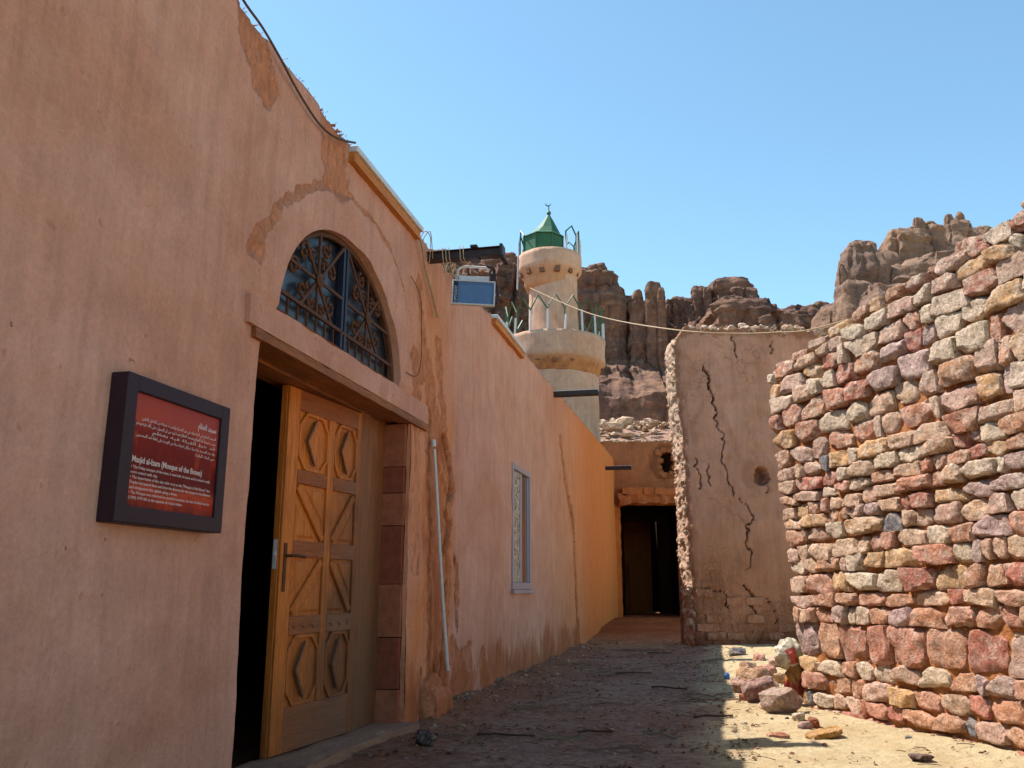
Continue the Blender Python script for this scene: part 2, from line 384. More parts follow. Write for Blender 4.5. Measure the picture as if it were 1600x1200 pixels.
m2 = M['cliff'].copy(); m2.name = 'pale_sandstone'; M['cliff_pale'] = m2
hs2 = m2.node_tree.nodes.new('ShaderNodeMix'); hs2.data_type = 'RGBA'; hs2.inputs[0].default_value = .18; hs2.inputs[7].default_value = S(206, 182, 160, .8)
pb = m2.node_tree.nodes['Principled BSDF']; src = pb.inputs['Base Color'].links[0].from_socket
m2.node_tree.links.new(src, hs2.inputs[6]); m2.node_tree.links.new(hs2.outputs[2], pb.inputs['Base Color'])
# ------------------------------------------------------------------ ground (structure)
def axis(lo, hi, st, far, g=1.25):
    xs = []; x = lo
    while x < hi: xs.append(x); x += st
    xs.append(hi); d = st
    x = hi
    while x < far: d *= g; x += d; xs.append(x)
    d = st; x = lo
    while x > -far: d *= g; x -= d; xs.insert(0, x)
    return xs
def gheight(x, y):
    o = NX*x+NY*y-CW; s = DX*x+DY*y
    h = .03*fbm(x*.8, y*.8, 1, 3)+.018*fbm(x*3, y*3, 3, 4)+.012*max(0, ns(x*2.2, y*2.2, 8))
    # soft heap of fallen plaster along the mosque wall
    if 6.8 < s < 16: h += .10*sstep(.55, 0, o)*(.5+.5*ns(s*1.5, 2, 0))*sstep(6.8, 7.3, s)
    # sand drift against the foot of the rubble wall
    lx = (x-2.55)*.276+(y-7.9)*-.961; ly = (x-2.55)*.961+(y-7.9)*.276
    if -2.5 < lx < 6: h += .05*sstep(-1.0, .05, ly)*sstep(-2.5, -.3, lx)
    h += .25*sstep(1.8, 4.2, x)*sstep(9.6, 12, y)*sstep(20, 15, y)*.35
    h += .29*sstep(15.5, 21.5, y)*sstep(30, 28, y)
    return h
def far_h(x, y):
    return 9.3*sstep(29, 45, y)+2.5*sstep(50, 95, y)
xs = axis(-2.8, 7, .055, 900); ys = axis(3.0, 24, .06, 1200, 1.22)
gv = []; gm = []
for y in ys:
    for x in xs:
        near = -6 < x < 9 and 0 < y < 34
        h = (gheight(x, y) if near else 0)
        if y > 28:
            h += far_h(x, y)+(.35*fbm(x*.4, y*.4, 5, 4) if y < 130 and abs(x) < 80 else 0)*sstep(28, 36, y)
        gv.append((x, y, h))
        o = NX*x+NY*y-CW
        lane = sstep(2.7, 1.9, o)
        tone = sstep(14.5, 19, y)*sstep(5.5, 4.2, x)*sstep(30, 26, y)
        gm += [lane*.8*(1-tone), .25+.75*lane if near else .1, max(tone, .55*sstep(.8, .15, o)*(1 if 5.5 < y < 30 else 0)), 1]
nx = len(xs)
gf = [(j*nx+i, j*nx+i+1, (j+1)*nx+i+1, (j+1)*nx+i) for j in range(len(ys)-1) for i in range(nx-1)]
me = bpy.data.meshes.new('ground'); me.from_pydata(gv, [], gf)
a = me.attributes.new('msk', 'FLOAT_COLOR', 'POINT'); a.data.foreach_set('color', gm)
me.materials.append(M['sand']); me.shade_smooth()
rb = MB()
def clod0(r, seed, sq=.8, n=1):
    b = bmesh.new(); bmesh.ops.create_icosphere(b, subdivisions=n, radius=r); vs = []
    for v in b.verts:
        p = v.co.copy(); p *= 1+.5*fbm(p.x/r*1.1+seed, p.y/r*1.1, p.z/r*1.1, 3); p.z *= sq; vs.append(p)
    fs = [tuple(q.index for q in f.verts) for f in b.faces]; b.free(); return vs, fs
for i in range(900):
    y = U(36, 50); x = U(.06*y, .32*y); r = U(.06, .22) if i % 9 else U(.3, .6)
    vs, fs = clod0(r, i*1.1, U(.4, .8)); P = Vector((x, y, far_h(x, y)+.35*fbm(x*.4, y*.4, 5, 4)+r*.2)); g = U(.85, 1.1)
    rb.add([q+P for q in vs], fs, tuple(c*g for c in S(206, 168, 136, .78)[:3])+(1,))
tag(rb.obj('scree', M['stone'], None, recalc=False), 'sunlit scree of loose stones behind the passage house', None, None, 'stuff')
tag(link('ground', me), 'sandy alley floor strewn with dry litter, shaded left and sunlit right', None, None, 'structure')

# ------------------------------------------------------------------ cliffs (structure)
def boulder(mb, c, rx, ry, h, seed, n=36, m=40, e=4.5, amp=.16, lean=0, strata=1.0, ez=None):
    vs = []; ez = ez or 5; L = min(rx, ry*1.5)
    for j in range(m+1):
        w = j/m
        w = 1-(1-w)**1.5
        r = (1-w**ez)**(1/4) if w < 1 else 0
        for i in range(n):
            t_ = 2*math.pi*i/n; ct, st = math.cos(t_), math.sin(t_)
            k = (abs(ct)**e+abs(st)**e)**(-1/e)
            px, py, pz = ct*k*r*rx, st*k*r*ry, w*h
            q = Vector((px+c[0], py+c[1], pz+c[2]))
            bl = Vector((math.floor(q.x/(L*.55)+.35*ns(seed, q.z*.2, 0)), math.floor(q.y/(L*.7)), math.floor(q.z/(L*.8)+.4*ns(q.x*.3, seed, 1))))
            d = amp*L*(1.1*fbm(q.x*.9/L+seed, q.y*.9/L, q.z*.45/L, 4)+.55*mn.noise(bl*7.31+Vector((seed, 0, .37))))
            d += .16*L*fbm(q.x*.55+seed, q.y*.55, q.z*.55, 4)
            d += strata*.16*L*mn.noise(Vector((q.x*.05, seed, q.z*.55)))+strata*.10*L*mn.noise(Vector((q.x*.05, seed, q.z*1.7)))
            d += -.16*L*sstep(.10, 0, abs(mn.noise(Vector((q.x*.8/L+seed*3, q.y*.8/L, q.z*.10/L)))))
            rr = math.hypot(px, py)+1e-6; f = 1+d/max(rr, .35*L)
            dz = (.14*L*fbm(q.x*1.3/L+seed*2, q.y*1.3/L, 4.4, 4)+.16*L*mn.noise(bl*5.1))*sstep(.5, .95, w)
            vs.append((c[0]+px*f+lean*w*rx, c[1]+py*f, c[2]+pz+dz))
    fs = [(j*n+i, j*n+(i+1) % n, (j+1)*n+(i+1) % n, (j+1)*n+i) for j in range(m) for i in range(n)]
    mb.add(vs, fs)
def pillars(name, lst, z0, label, n=64, m=80, mb=None, ez=(22, 50), mat='cliff'):
    mb = mb or MB()
    for i, (u, hw, v, Y) in enumerate(lst):
        p = at(u, v, Y); rx = hw/FP*Y*1.03
        boulder(mb, (p.x, Y, z0), rx, rx*(.8+.3*R.random()), p.z-z0, i*3.7+1.3, n, m, ez=U(*ez))
    o = mb.obj(name, M[mat], smooth=True, recalc=False); tag(o, label, None, None, 'structure')
    return o
cl = MB(); SIL = [(560, 412), (700, 414), (812, 418), (920, 424), (940, 436), (960, 462), (985, 470), (1036, 466), (1040, 505), (1046, 505), (1050, 474), (1120, 462), (1170, 470), (1205, 490), (1240, 498), (1300, 488), (1420, 470)]
def silv(u):
    for (a, va), (b, vb) in zip(SIL, SIL[1:]):
        if u <= b: return va+(vb-va)*max(0, u-a)/(b-a)
    return SIL[-1][1]
nu, nv = 420, 120
for i in range(nu+1):
    u = 560+860*i/nu; zt_ = at(u, silv(u), 101).z; xd = (u-800)/FP
    path = [(86.6, 4), (87.5, 20.5+1.2*ns(u*.012, 1, 1)), (94, 25.2+1.5*ns(u*.014, 5, 1)), (97.5, 27), (101, zt_), (108, zt_+.4)]
    seg = [.30, .14, .06, .44, .06]
    for j in range(nv+1):
        w = j/nv; k = 0
        while k < 4 and w > seg[k]: w -= seg[k]; k += 1
        w = min(1, w/seg[k]); (ya, za), (yb, zb) = path[k], path[k+1]
        y = ya+(yb-ya)*w; z = za+(zb-za)*w; x = xd*1.04*y if False else xd*95*1.05
        bl = Vector((math.floor(x/2.4+.5*ns(x*.2, z*.1, 0)), 0, math.floor(z/3.2+.6*ns(x*.25, 0, 1))))
        d = 2.6*fbm(x*.16, 3, z*.06, 5)+.9*mn.noise(bl*3.17)+.9*fbm(x*.7, 1, z*.7, 4)+.5*mn.noise(Vector((x*.05, 2, z*1.1)))-1.3*sstep(.09, 0, abs(mn.noise(Vector((x*.22, 7, z*.03)))))
        d = d*(.22+.78*sstep(20, 27, z))+(.35*mn.noise(Vector((x*.05, 2, z*2.3)))+.2*fbm(x*.8, 1, z*2.5, 4))*sstep(26, 20, z)
        cl.v.append((x, y-d, z+.5*fbm(x*.5, y*.5, 3, 4)))
for i in range(nu):
    for j in range(nv):
        a = i*(nv+1)+j; cl.f.append((a, a+nv+1, a+nv+2, a+1))
pillars('sandstone_cliff', [
    (700, 70, 408, 116), (770, 48, 403, 110), (815, 30, 412, 108), (850, 40, 412, 112), (896, 26, 424, 104), (931, 17, 413, 103),
    (925, 42, 430, 101), (952, 26, 452, 100), (975, 18, 466, 101), (996, 9, 453, 98), (1020, 14, 441, 97), (1032, 7, 449, 96),
    (1008, 28, 474, 99), (1064, 20, 467, 101), (1091, 12, 447, 100), (1104, 7, 448, 99), (1138, 29, 441, 100),
    (1160, 22, 452, 97), (1150, 52, 476, 96), (1192, 26, 480, 99), (1245, 50, 488, 98), (1285, 30, 477, 97), (1215, 60, 505, 95)
    ],
    14, 'jagged brown sandstone cliff of eroded pinnacles behind the minaret and mud walls', mb=cl)
pillars('sandstone_outcrop', [
    (1341, 34, 379, 70), (1316, 15, 412, 68), (1331, 28, 440, 66), (1384, 22, 395, 72), (1408, 40, 362, 75), (1437, 40, 350, 76), (1434, 14, 341, 75),
    (1470, 34, 380, 78), (1494, 32, 347, 80), (1482, 11, 335, 80), (1497, 11, 332, 80), (1525, 34, 356, 82), (1575, 45, 375, 84),
    (1415, 58, 412, 71), (1470, 60, 400, 72), (1375, 45, 450, 64), (1430, 60, 440, 66), (1310, 40, 480, 70), (1540, 60, 420, 70)],
    3, 'pale rounded sandstone outcrop rising above the rubble wall on the right', ez=(6, 16), mat='cliff_pale')

# ------------------------------------------------------------------ mosque (front wall built as a displaced grid in wall coordinates s, z)
mosque = empty('mosque', W(0, 0, 0), WROT)
tag(mosque, 'long pink mud plastered mosque wall with arched fanlight and carved wooden door on the left', 'building')

ROOF = [(-8, 4.16), (3.6, 4.12), (5.1, 4.07), (6.4, 4.02), (7.54, 3.99), (8.0, 4.02), (9.34, 4.11), (13.15, 4.18), (20.6, 4.30), (23.4, 4.34)]
def roofz(s):
    for (a, za), (b, zb) in zip(ROOF, ROOF[1:]):
        if s <= b: return za+(zb-za)*(s-a)/(b-a)+.018*ns(s*3, 0, 5)+.012*ns(s*11, 0, 5)
    return ROOF[-1][1]
FC, FA, FZ, FH = 5.25, 1.0, 2.575, .80          # fanlight: centre, half width, base, height
ARCH = [(3.93, 2.79), (4.04, 3.0), (4.24, 3.21), (4.46, 3.4), (4.71, 3.57), (5.17, 3.69), (5.58, 3.69), (5.92, 3.62), (6.18, 3.48), (6.48, 3.2), (6.59, 2.9)]
DAM = [([(7.45, 1.9), (7.5, 1.2), (7.4, .5), (7.5, .1)], .12), ([(6.75, 2.2), (6.8, 1.2)], .05), ([(7.9, .5), (8.3, .2)], .10), ([(9.0, .35), (9.1, .1)], .10), ([(6.98, 2.95), (7.13, 2.57), (7.5, 2.3)], .12), ([(7.13, 2.5), (7.2, 1.8), (7.3, .9), (7.35, .1)], .17), ([(7.1, 2.6), (7.64, 2.19), (7.76, 1.96), (7.64, 1.54), (7.7, 1.15), (7.63, .65), (7.56, .1)], .10),
       ([(3.95, 2.80), (3.98, 2.86)], .03), ([(4.85, 4.02), (4.95, 3.75)], .17), ([(3.75, 4.1), (3.95, 3.85)], .14), ([(6.6, 2.9), (6.75, 2.4)], .10),
       ([(6.7, 3.6), (6.85, 3.2), (6.8, 2.8)], .06), ([(8.0, 1.2), (8.06, .75)], .05), ([(7.3, 3.2), (7.5, 2.5)], .07),
       ([(14.08, 3.41), (14.4, 2.9), (14.68, 2.62), (15.3, 2.2), (15.5, 1.3), (15.75, .4), (15.5, 0)], .12), ([(8.0, .25), (8.5, .4)], .12)]
CRK = [([(7.05, 2.6), (7.14, 2.45), (7.13, 1.9), (7.2, 1.4), (7.24, .9), (7.3, .3)], .012),
       ([(7.5, 2.38), (7.62, 2.28), (7.76, 2.1), (7.78, 1.9), (7.66, 1.76)], .022),
       ([(7.62, 1.7), (7.72, 1.6), (7.66, 1.4), (7.72, 1.15), (7.64, .9), (7.68, .6), (7.6, .35), (7.58, .15)], .026),
       ([(7.9, 1.3), (7.99, 1.14), (7.98, .95), (8.08, .66)], .018), ([(6.98, .36), (6.97, .02)], .02), ([(7.42, .36), (7.5, .05)], .015),
       ([(14.1, 3.4), (14.35, 3.0), (14.5, 2.7)], .03), ([(15.2, 2.4), (15.5, 1.9), (15.6, 1.2), (15.75, .5)], .03), ([(14.9, 2.6), (15.0, 2.0)], .02)]
CRK = [(p_, w_*1.5) for p_, w_ in CRK]
def nearest(p, L, cut=1.0):
    d = cut
    for pts, w in L:
        if min(q[0] for q in pts)-.5 < p[0] < max(q[0] for q in pts)+.5:
            d = min(d, pld(p, pts)-w)
    return d
def inside_arch(s, z):
    if not 3.9 < s < 6.62 or z < 2.6: return 0
    for (a, za), (b, zb) in zip(ARCH, ARCH[1:]):
        if a <= s <= b:
            return sstep(.02, -.02, z-(za+(zb-za)*(s-a)/(b-a)))
    return 0
def wall_point(s, z):
    """outward offset and mask of the plaster at (s, z)"""
    o = .016*fbm(s*.9, z*.9, 2, 3)+.006*fbm(s*4, z*4, 9, 3)
    jx = s+.05*ns(s*5, z*7, 1)+.035*ns(s*16, z*18, 4); jz = z+.03*ns(s*9+5, z*9, 2)
    dd = nearest((jx, jz), DAM)
    dam = sstep(.10, -.06, dd)
    o -= .022*sstep(.03, -.03, dd+.05*ns(s*12, z*12, 3))
    if dam > .3: o += .010*fbm(s*14, z*9, 6, 3)
    ca = pld((jx, jz), ARCH) if 3.7 < s < 6.9 and z > 2.6 else 1
    aw = .030+.014*ns(s*4, z*4, 8)
    ia = inside_arch(s, z)
    o += .020*ia
    if ca < .15:
        dam = max(dam, .95*sstep(aw+.035, aw-.03, ca)); o -= .012*sstep(aw, aw-.02, ca)
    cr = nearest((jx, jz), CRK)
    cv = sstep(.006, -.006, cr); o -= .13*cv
    if cr < .03: dam = max(dam, .8*sstep(.03, 0, cr))
    damp = 0
    if s > 6.6: damp = sstep(.95, .0, z)*(.75+.5*ns(s*1.3, 0, 3)) if s < 16 else .35*sstep(.6, 0, z)
    elif s > 2: damp = .35*sstep(.3, 0, z)
    if 6.5 < s < 8.2 and z < 2.9: damp = max(damp, sstep(.55, .25, abs(s-7.25+.08*ns(1, z*1.7, 5)))*sstep(2.8, 2.2, z)*(.42+.45*ns(s*2.5, z*.9, 3)))
    tone = sstep(11, 19, s)*.95  # far end: warm bounced light painted over ochre plaster
    tone = max(tone, .75*sstep(.22, .0, abs(s-7.22+.1*ns(3, z*2, 1))-.50)*sstep(3.4, 2.3, z)*(.75+.5*ns(s*3, z*1.5, 0)), .5*sstep(1.0, .1, math.hypot(s-7.1, (z-3.0)*.6)))
    o -= .03*sstep(.4, 0, z)*(ns(s*2.3, 1, 1)+.3) if s > 7 else 0
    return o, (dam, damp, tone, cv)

def col_positions(lo, hi, base, fine):
    out = []; s = lo
    while s < hi-1e-6:
        out.append(s); st = base(s)
        for a_, b_, f_ in fine:
            if a_ <= s < b_: st = f_
        s += st
    out.append(hi); return out
def wall_grid(name, cols, segs_of, rows, skip, rowstep=None):
    """segs_of(s) -> list of z breakpoints; rows = subdivisions of each segment; skip(k, s0, s1) -> leave a hole"""
    vs = []; ms = []; idx = []
    for s in cols:
        bp = segs_of(s); col = []
        for k, n in enumerate(rows):
            for i in range(n+(1 if k == len(rows)-1 else 0)):
                z = bp[k]+(bp[k+1]-bp[k])*i/n
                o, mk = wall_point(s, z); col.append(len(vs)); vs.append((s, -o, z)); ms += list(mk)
        idx.append(col)
    rk = [k for k, n in enumerate(rows) for _ in range(n)]
    fs = []
    for i in range(len(cols)-1):
        for j, k in enumerate(rk):
            if skip(k, cols[i], cols[i+1]): continue
            fs.append((idx[i][j], idx[i+1][j], idx[i+1][j+1], idx[i][j+1]))
    # top return into the building
    for i in range(len(cols)-1):
        a, b = idx[i][-1], idx[i+1][-1]; n = len(vs)
        vs.append((vs[a][0], .22, vs[a][2]+.01)); vs.append((vs[b][0], .22, vs[b][2]+.01)); ms += [0.3, 0, 0, 0]*2
        fs.append((a, b, n+1, n))
    me = bpy.data.meshes.new(name); me.from_pydata(vs, [], fs)
    a = me.attributes.new('msk', 'FLOAT_COLOR', 'POINT'); a.data.foreach_set('color', ms)
    b = bmesh.new(); b.from_mesh(me); bmesh.ops.remove_doubles(b, verts=b.verts, dist=.0004); b.to_mesh(me); b.free()
    me.materials.append(M['plaster']); me.shade_smooth()
    return link(name, me, mosque)
DL, DR, DT = 4.10, 6.60, 2.40
WL, WR_, WB, WT = 10.32, 11.45, 1.02, 2.55
def fan_top(s):
    q = 1-((s-FC)/FA)**2; return FZ+FH*math.sqrt(q) if q > 0 else FZ
c1 = col_positions(-7, 8.2, lambda s: .4 if s < 1.6 else .03, [(6.85, 7.5, .014), (7.5, 8.15, .011), (4.2, 4.32, .012), (6.16, 6.3, .012)])
c1 = sorted(set([round(s, 4) for s in c1]+[DL, DR, FC-FA, FC+FA]))
def rough_edge(s): return DT
def segs1(s): return [-.15, DT, FZ, fan_top(s), roofz(s)]
def skip1(k, a, b):
    m = (a+b)/2
    return (k == 0 and DL < m < DR) or (k == 2 and FC-FA < m < FC+FA)
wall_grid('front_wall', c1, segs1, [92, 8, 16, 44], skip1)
c2 = col_positions(8.2, 23.4, lambda s: .045 if s < 12 else .09, [(14.0, 15.9, .03)])
c2 = sorted(set([round(s, 4) for s in c2]+[WL, WR_]))
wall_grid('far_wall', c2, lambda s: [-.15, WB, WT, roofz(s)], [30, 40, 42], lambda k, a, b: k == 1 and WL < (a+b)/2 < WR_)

# reveals, soffits and the dark shell behind the wall
mb = MB()
mb.box(DL-.30, DL+.004, .02, .42, -.1, DT)                     # near reveal (faces into the doorway)
mb.obj('door_reveal', M['plaster'], mosque, bevel=.01)
mb = MB(); 
n = 40; ring = []
for i in range(n+1):
    t_ = math.pi*i/n; ring.append((FC-FA*math.cos(t_)*1.0, FZ+FH*math.sin(t_)))
vs = []
for s, z in ring:
    o__ = wall_point(s, z)[0]; vs += [(FC+(s-FC)*1.003, -o__-.0005, FZ+(z-FZ)*1.003), (FC+(s-FC)*1.003, .10, FZ+(z-FZ)*1.003)]
fs = [(2*i, 2*i+2, 2*i+3, 2*i+1) for i in range(n)]
mb.add(vs, fs); mb.add([(FC-FA, -.02, FZ), (FC+FA, -.02, FZ), (FC+FA, .10, FZ), (FC-FA, .10, FZ)], [(0, 1, 2, 3)])
mb.obj('fanlight_reveal', M['plaster'], mosque, recalc=False)
mb = MB()
mb.box(WL-.02, WR_+.02, .06, .30, WB-.06, WB+.002); mb.obj('window_reveal', M['plaster'], mosque)
mb = MB(); mb.box(WL-.02, WR_+.02, .06, .3, WT-.002, WT+.06); mb.obj('window_head', M['plaster'], mosque)
# shell: solid backing pieces with openings, flat roof, floor and rear walls so the rooms are dark
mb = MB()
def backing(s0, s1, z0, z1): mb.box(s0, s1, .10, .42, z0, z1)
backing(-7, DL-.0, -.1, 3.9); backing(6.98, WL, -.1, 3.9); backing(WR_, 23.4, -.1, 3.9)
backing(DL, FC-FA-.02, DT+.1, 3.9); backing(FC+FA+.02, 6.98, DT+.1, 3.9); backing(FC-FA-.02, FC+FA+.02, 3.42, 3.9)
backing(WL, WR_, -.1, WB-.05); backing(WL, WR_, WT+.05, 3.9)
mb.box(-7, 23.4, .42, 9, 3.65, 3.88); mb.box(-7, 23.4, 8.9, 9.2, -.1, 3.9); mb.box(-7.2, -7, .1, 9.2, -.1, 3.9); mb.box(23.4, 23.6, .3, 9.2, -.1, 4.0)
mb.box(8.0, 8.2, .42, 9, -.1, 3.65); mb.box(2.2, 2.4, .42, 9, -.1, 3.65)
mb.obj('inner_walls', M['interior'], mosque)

# lintel: slightly proud plastered beam over the door, timber soffit
def lumpy(mb, x0, x1, y0, y1, z0, z1, st=.05, amp=.012, seed=0, fn=None, col=None):
    """box whose surface is subdivided and roughened"""
    b = bmesh.new(); bmesh.ops.create_cube(b, size=1)
    L = (x1-x0, y1-y0, z1-z0)
    for ax in range(3):
        cuts = int(L[ax]/st)-1
        if cuts > 0:
            es = [e for e in b.edges if abs((e.verts[0].co-e.verts[1].co)[ax]) > .99 ]
            bmesh.ops.subdivide_edges(b, edges=es, cuts=min(cuts, 200), use_grid_fill=True)
    b.normal_update(); vs = []
    b.verts.ensure_lookup_table()
    for v in b.verts:
        p = Vector((x0+(v.co.x+.5)*L[0], y0+(v.co.y+.5)*L[1], z0+(v.co.z+.5)*L[2]))
        nn = v.normal
        d = amp*fbm(p.x*5+seed, p.y*5, p.z*5, 4)*1.6
        p = p+nn*d
        if fn: p = fn(p, nn)
        vs.append(p)
    b.verts.index_update()
    mb.add(vs, [tuple(q.index for q in f.verts) for f in b.faces], col); b.free()
mb = MB()
lumpy(mb, 3.92, 6.92, -.034, .09, 2.40, 2.56, .04, .006, 3)
o = mb.obj('lintel', M['plaster'], mosque, smooth=True)
mb = MB()
for i, (y0, y1, dz) in enumerate([(-.03, .09, 0), (.095, .2, .012), (.205, .33, -.006), (.335, .46, .01)]):
    lumpy(mb, 4.0, 6.95, y0, y1, 2.345+dz, 2.398+dz if y0 < .09 else 2.46, .07, .006, 11+i)
mb.obj('soffit_beam', M['beam'], mosque, smooth=True)
# far jamb: seven dressed blocks, red and pink in turn
zz = [2.34, 1.99, 1.78, 1.52, 1.07, .67, .29, -.06]
for i in range(7):
    mb = MB(); lumpy(mb, 6.55-.002, 6.95, .035+.004*(i % 2), .215, zz[i+1]+.004, zz[i]-.002, .05, .0022, 30+i, None)
    o = mb.obj('stone_block', M['stonered' if i % 2 else 'stonepink'], mosque, smooth=True)
mb = MB(); lumpy(mb, 6.595, 6.97, .004, .034, -.05, 2.36, .06, .006, 44); mb.obj('jamb_plaster', M['plaster'], mosque, smooth=True)
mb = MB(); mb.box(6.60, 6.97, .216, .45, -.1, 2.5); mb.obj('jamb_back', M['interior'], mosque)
# threshold slab
mb = MB()
lumpy(mb, 4.05, 6.62, -.13, .36, -.05, .055, .06, .008, 51, lambda p, n: p+Vector((0, (.10 if p.x < 5.6 else .10-.09*(p.x-5.6)) if p.y < -.05 else 0, 0)))
mb.obj('door_step', M['sill'], mosque, smooth=True)
# plaster stump at the wall foot
mb = MB()
for s0 in (7.0,):
    vs = []
lumpy(mb, 7.0, 7.45, -.14, .02, -.05, .36, .03, .010, 61, lambda p, n: p+Vector((0, .10*sstep(.15, .36, p.z) if p.y < -.03 else 0, -.10*((p.x-7.22)/.22)**2 if p.z > .25 else 0)))
o = mb.obj('plaster_stump', M['plaster'], mosque, smooth=True)
me = o.data; a = me.attributes.new('msk', 'FLOAT_COLOR', 'POINT'); a.data.foreach_set('color', [x for v in me.vertices for x in (.42, .6, .5, 0)])

# ---- fixed side leaf and carved door leaf
mb = MB()
for i, (a_, b_) in enumerate([(6.035, 6.20), (6.204, 6.40), (6.404, 6.585)]):
    mb.box(a_, b_, .205+.004*i, .25, 0.055, 2.36)
mb.obj('side_leaf', M['board'], mosque, bevel=.004)
mb = MB(); mb.box(6.586, 6.60, .20, .30, .055, 2.36); mb.obj('door_frame', M['irondark'], mosque)
LW, LZ0, LZ1 = 1.0, .058, 2.335; LH = LZ1-LZ0
mb = MB(); mb.box(-LW, 0, 0, .045, LZ0, LZ1)
door = mb.obj('door', M['door'], mosque, bevel=.003); door.location = (6.03, .205, 0); door.rotation_euler = (0, 0, math.radians(-5.6))
def fz(f): return LZ1-f*LH
R1 = (.063, .235); R2 = (.275, .437); R3 = (.482, .644); R4 = (.694, .883)
XL, XM0, XM1, XR = -.86, -.475, -.395, -.06
def dpart(name, fn, m='door', bv=.003):
    mb = MB(); fn(mb); return mb.obj(name, M[m], door, bevel=bv)
dpart('stile', lambda q: q.box(-LW+.004, XL, -.016, -.001, LZ0+.006, LZ1-.006))
dpart('stile', lambda q: q.box(XR, -.004, -.016, -.001, LZ0+.006, LZ1-.006))
dpart('stile', lambda q: q.box(XM0, XM1, -.016, -.001, fz(R4[1]), fz(R1[0])))
dpart('rail', lambda q: q.box(XL, XR, -.016, -.001, fz(R1[0]), LZ1-.006), 'rail')
dpart('rail', lambda q: q.box(XL, XR, -.016, -.001, LZ0+.006, fz(R4[1])), 'rail')
for fa, fb in ((R1[1], R2[0]), (R2[1], R3[0]), (R3[1], R4[0])):
    dpart('rail', lambda q: (q.box(XL, XM0-.002, -.019, -.001, fz(fb), fz(fa)), q.box(XM1+.002, XR, -.019, -.001, fz(fb), fz(fa))) and None, 'rail')
# carved rosettes on the third rail
for i in range(7):
    z = (fz(R3[1])+fz(R4[0]))/2; x = XL+.06+i*.115
    if XM0-.03 < x < XM1+.03: continue
    dpart('carving', lambda q: q.frus([(x-.04, z), (x, z-.028), (x+.04, z), (x, z+.028)], -.028, -.018, .5), 'rail', 0)
def hexpanel(x0, x1, f0, f1):
    z0, z1 = fz(f1), fz(f0); cx = (x0+x1)/2; c = (x1-x0)*.22; w = .022
    def frame(q):
        P = [(x0+.012, z0+.10), (x0+c+.01, z0+.012), (x1-c-.01, z0+.012), (x1-.012, z0+.10), (x1-.012, z1-.10), (x1-c-.01, z1-.012), (x0+c+.01, z1-.012), (x0+.012, z1-.10)]
        for i in range(8):
            a_, b_ = P[i], P[(i+1) % 8]; q.bar((a_[0], -.009, a_[1]), (b_[0], -.009, b_[1]), w, .016+.0006*i)
    dpart('moulding', frame, 'door', .002)
    def dia(q):
        h = (z1-z0)*.40; ww = (x1-x0)*.27; cz = (z0+z1)/2
        q.frus([(cx-ww, cz), (cx, cz-h), (cx+ww, cz), (cx, cz+h)], -.026, -.001, .22)
    dpart('diamond', dia, 'door', .002)
    h = (z1-z0)*.40; ww = (x1-x0)*.27; cz = (z0+z1)/2
    dpart('shade_strip', lambda q: q.bar((cx-ww, -.024, cz), (cx, -.024, cz+h), .016, .012), 'shadewood', .002)  # weathered grey strips paint the shade along the diamond's left edges
    dpart('shade_strip', lambda q: q.bar((cx, -.0245, cz-h), (cx-ww, -.0245, cz), .016, .012), 'shadewood', .002)
def diagpanel(x0, x1, f0, f1, s):
    z0, z1 = fz(f1), fz(f0)
    def fr(q):
        a_, b_ = ((x0+.02, z1-.02), (x1-.03, z0+.02)) if s > 0 else ((x0+.02, z0+.02), (x1-.03, z1-.02))
        q.bar((a_[0], -.012, a_[1]), (b_[0], -.012, b_[1]), .05, .022)
        zb = z1-.05 if s < 0 else z0+.05
    dpart('brace', fr, 'door', .006)
    def tri(q):
        if s > 0: P = [(x0+.02, z1-.12), (x0+.02, z0+.02), (x1-.11, z0+.02)]; P2 = [(x0+.12, z1-.02), (x1-.02, z1-.02), (x1-.02, z0+.12)]
        else: P = [(x0+.02, z1-.02), (x0+.02, z0+.12), (x1-.11, z1-.02)]; P2 = [(x0+.12, z0+.02), (x1-.02, z0+.02), (x1-.02, z1-.12)]
        q.frus(P, -.011, -.001, .25); q.frus(P2, -.011, -.001, .25)
    dpart('panel', tri, 'door', .002)
for f in (R1, R4): hexpanel(XL, XM0, *f); hexpanel(XM1, XR, *f)
diagpanel(XL, XM0, *R2, 1); diagpanel(XM1, XR, *R2, -1); diagpanel(XL, XM0, *R3, -1); diagpanel(XM1, XR, *R3, 1)
def hnd(q):
    q.box(-.965, -.935, -.022, -.016, 1.02, 1.32)
    q.tube([(-.95, -.02, 1.24), (-.95, -.07, 1.24), (-.90, -.075, 1.243), (-.80, -.07, 1.235)], .009, 8)
dpart('handle', hnd, 'iron', 0)
dpart('lock', lambda q: (q.box(-LW-.004, -LW-.0005, .01, .035, 1.16, 1.34), q.box(-LW-.014, -LW-.004, .015, .03, 1.24, 1.27)) and None, 'whitemetal', 0)

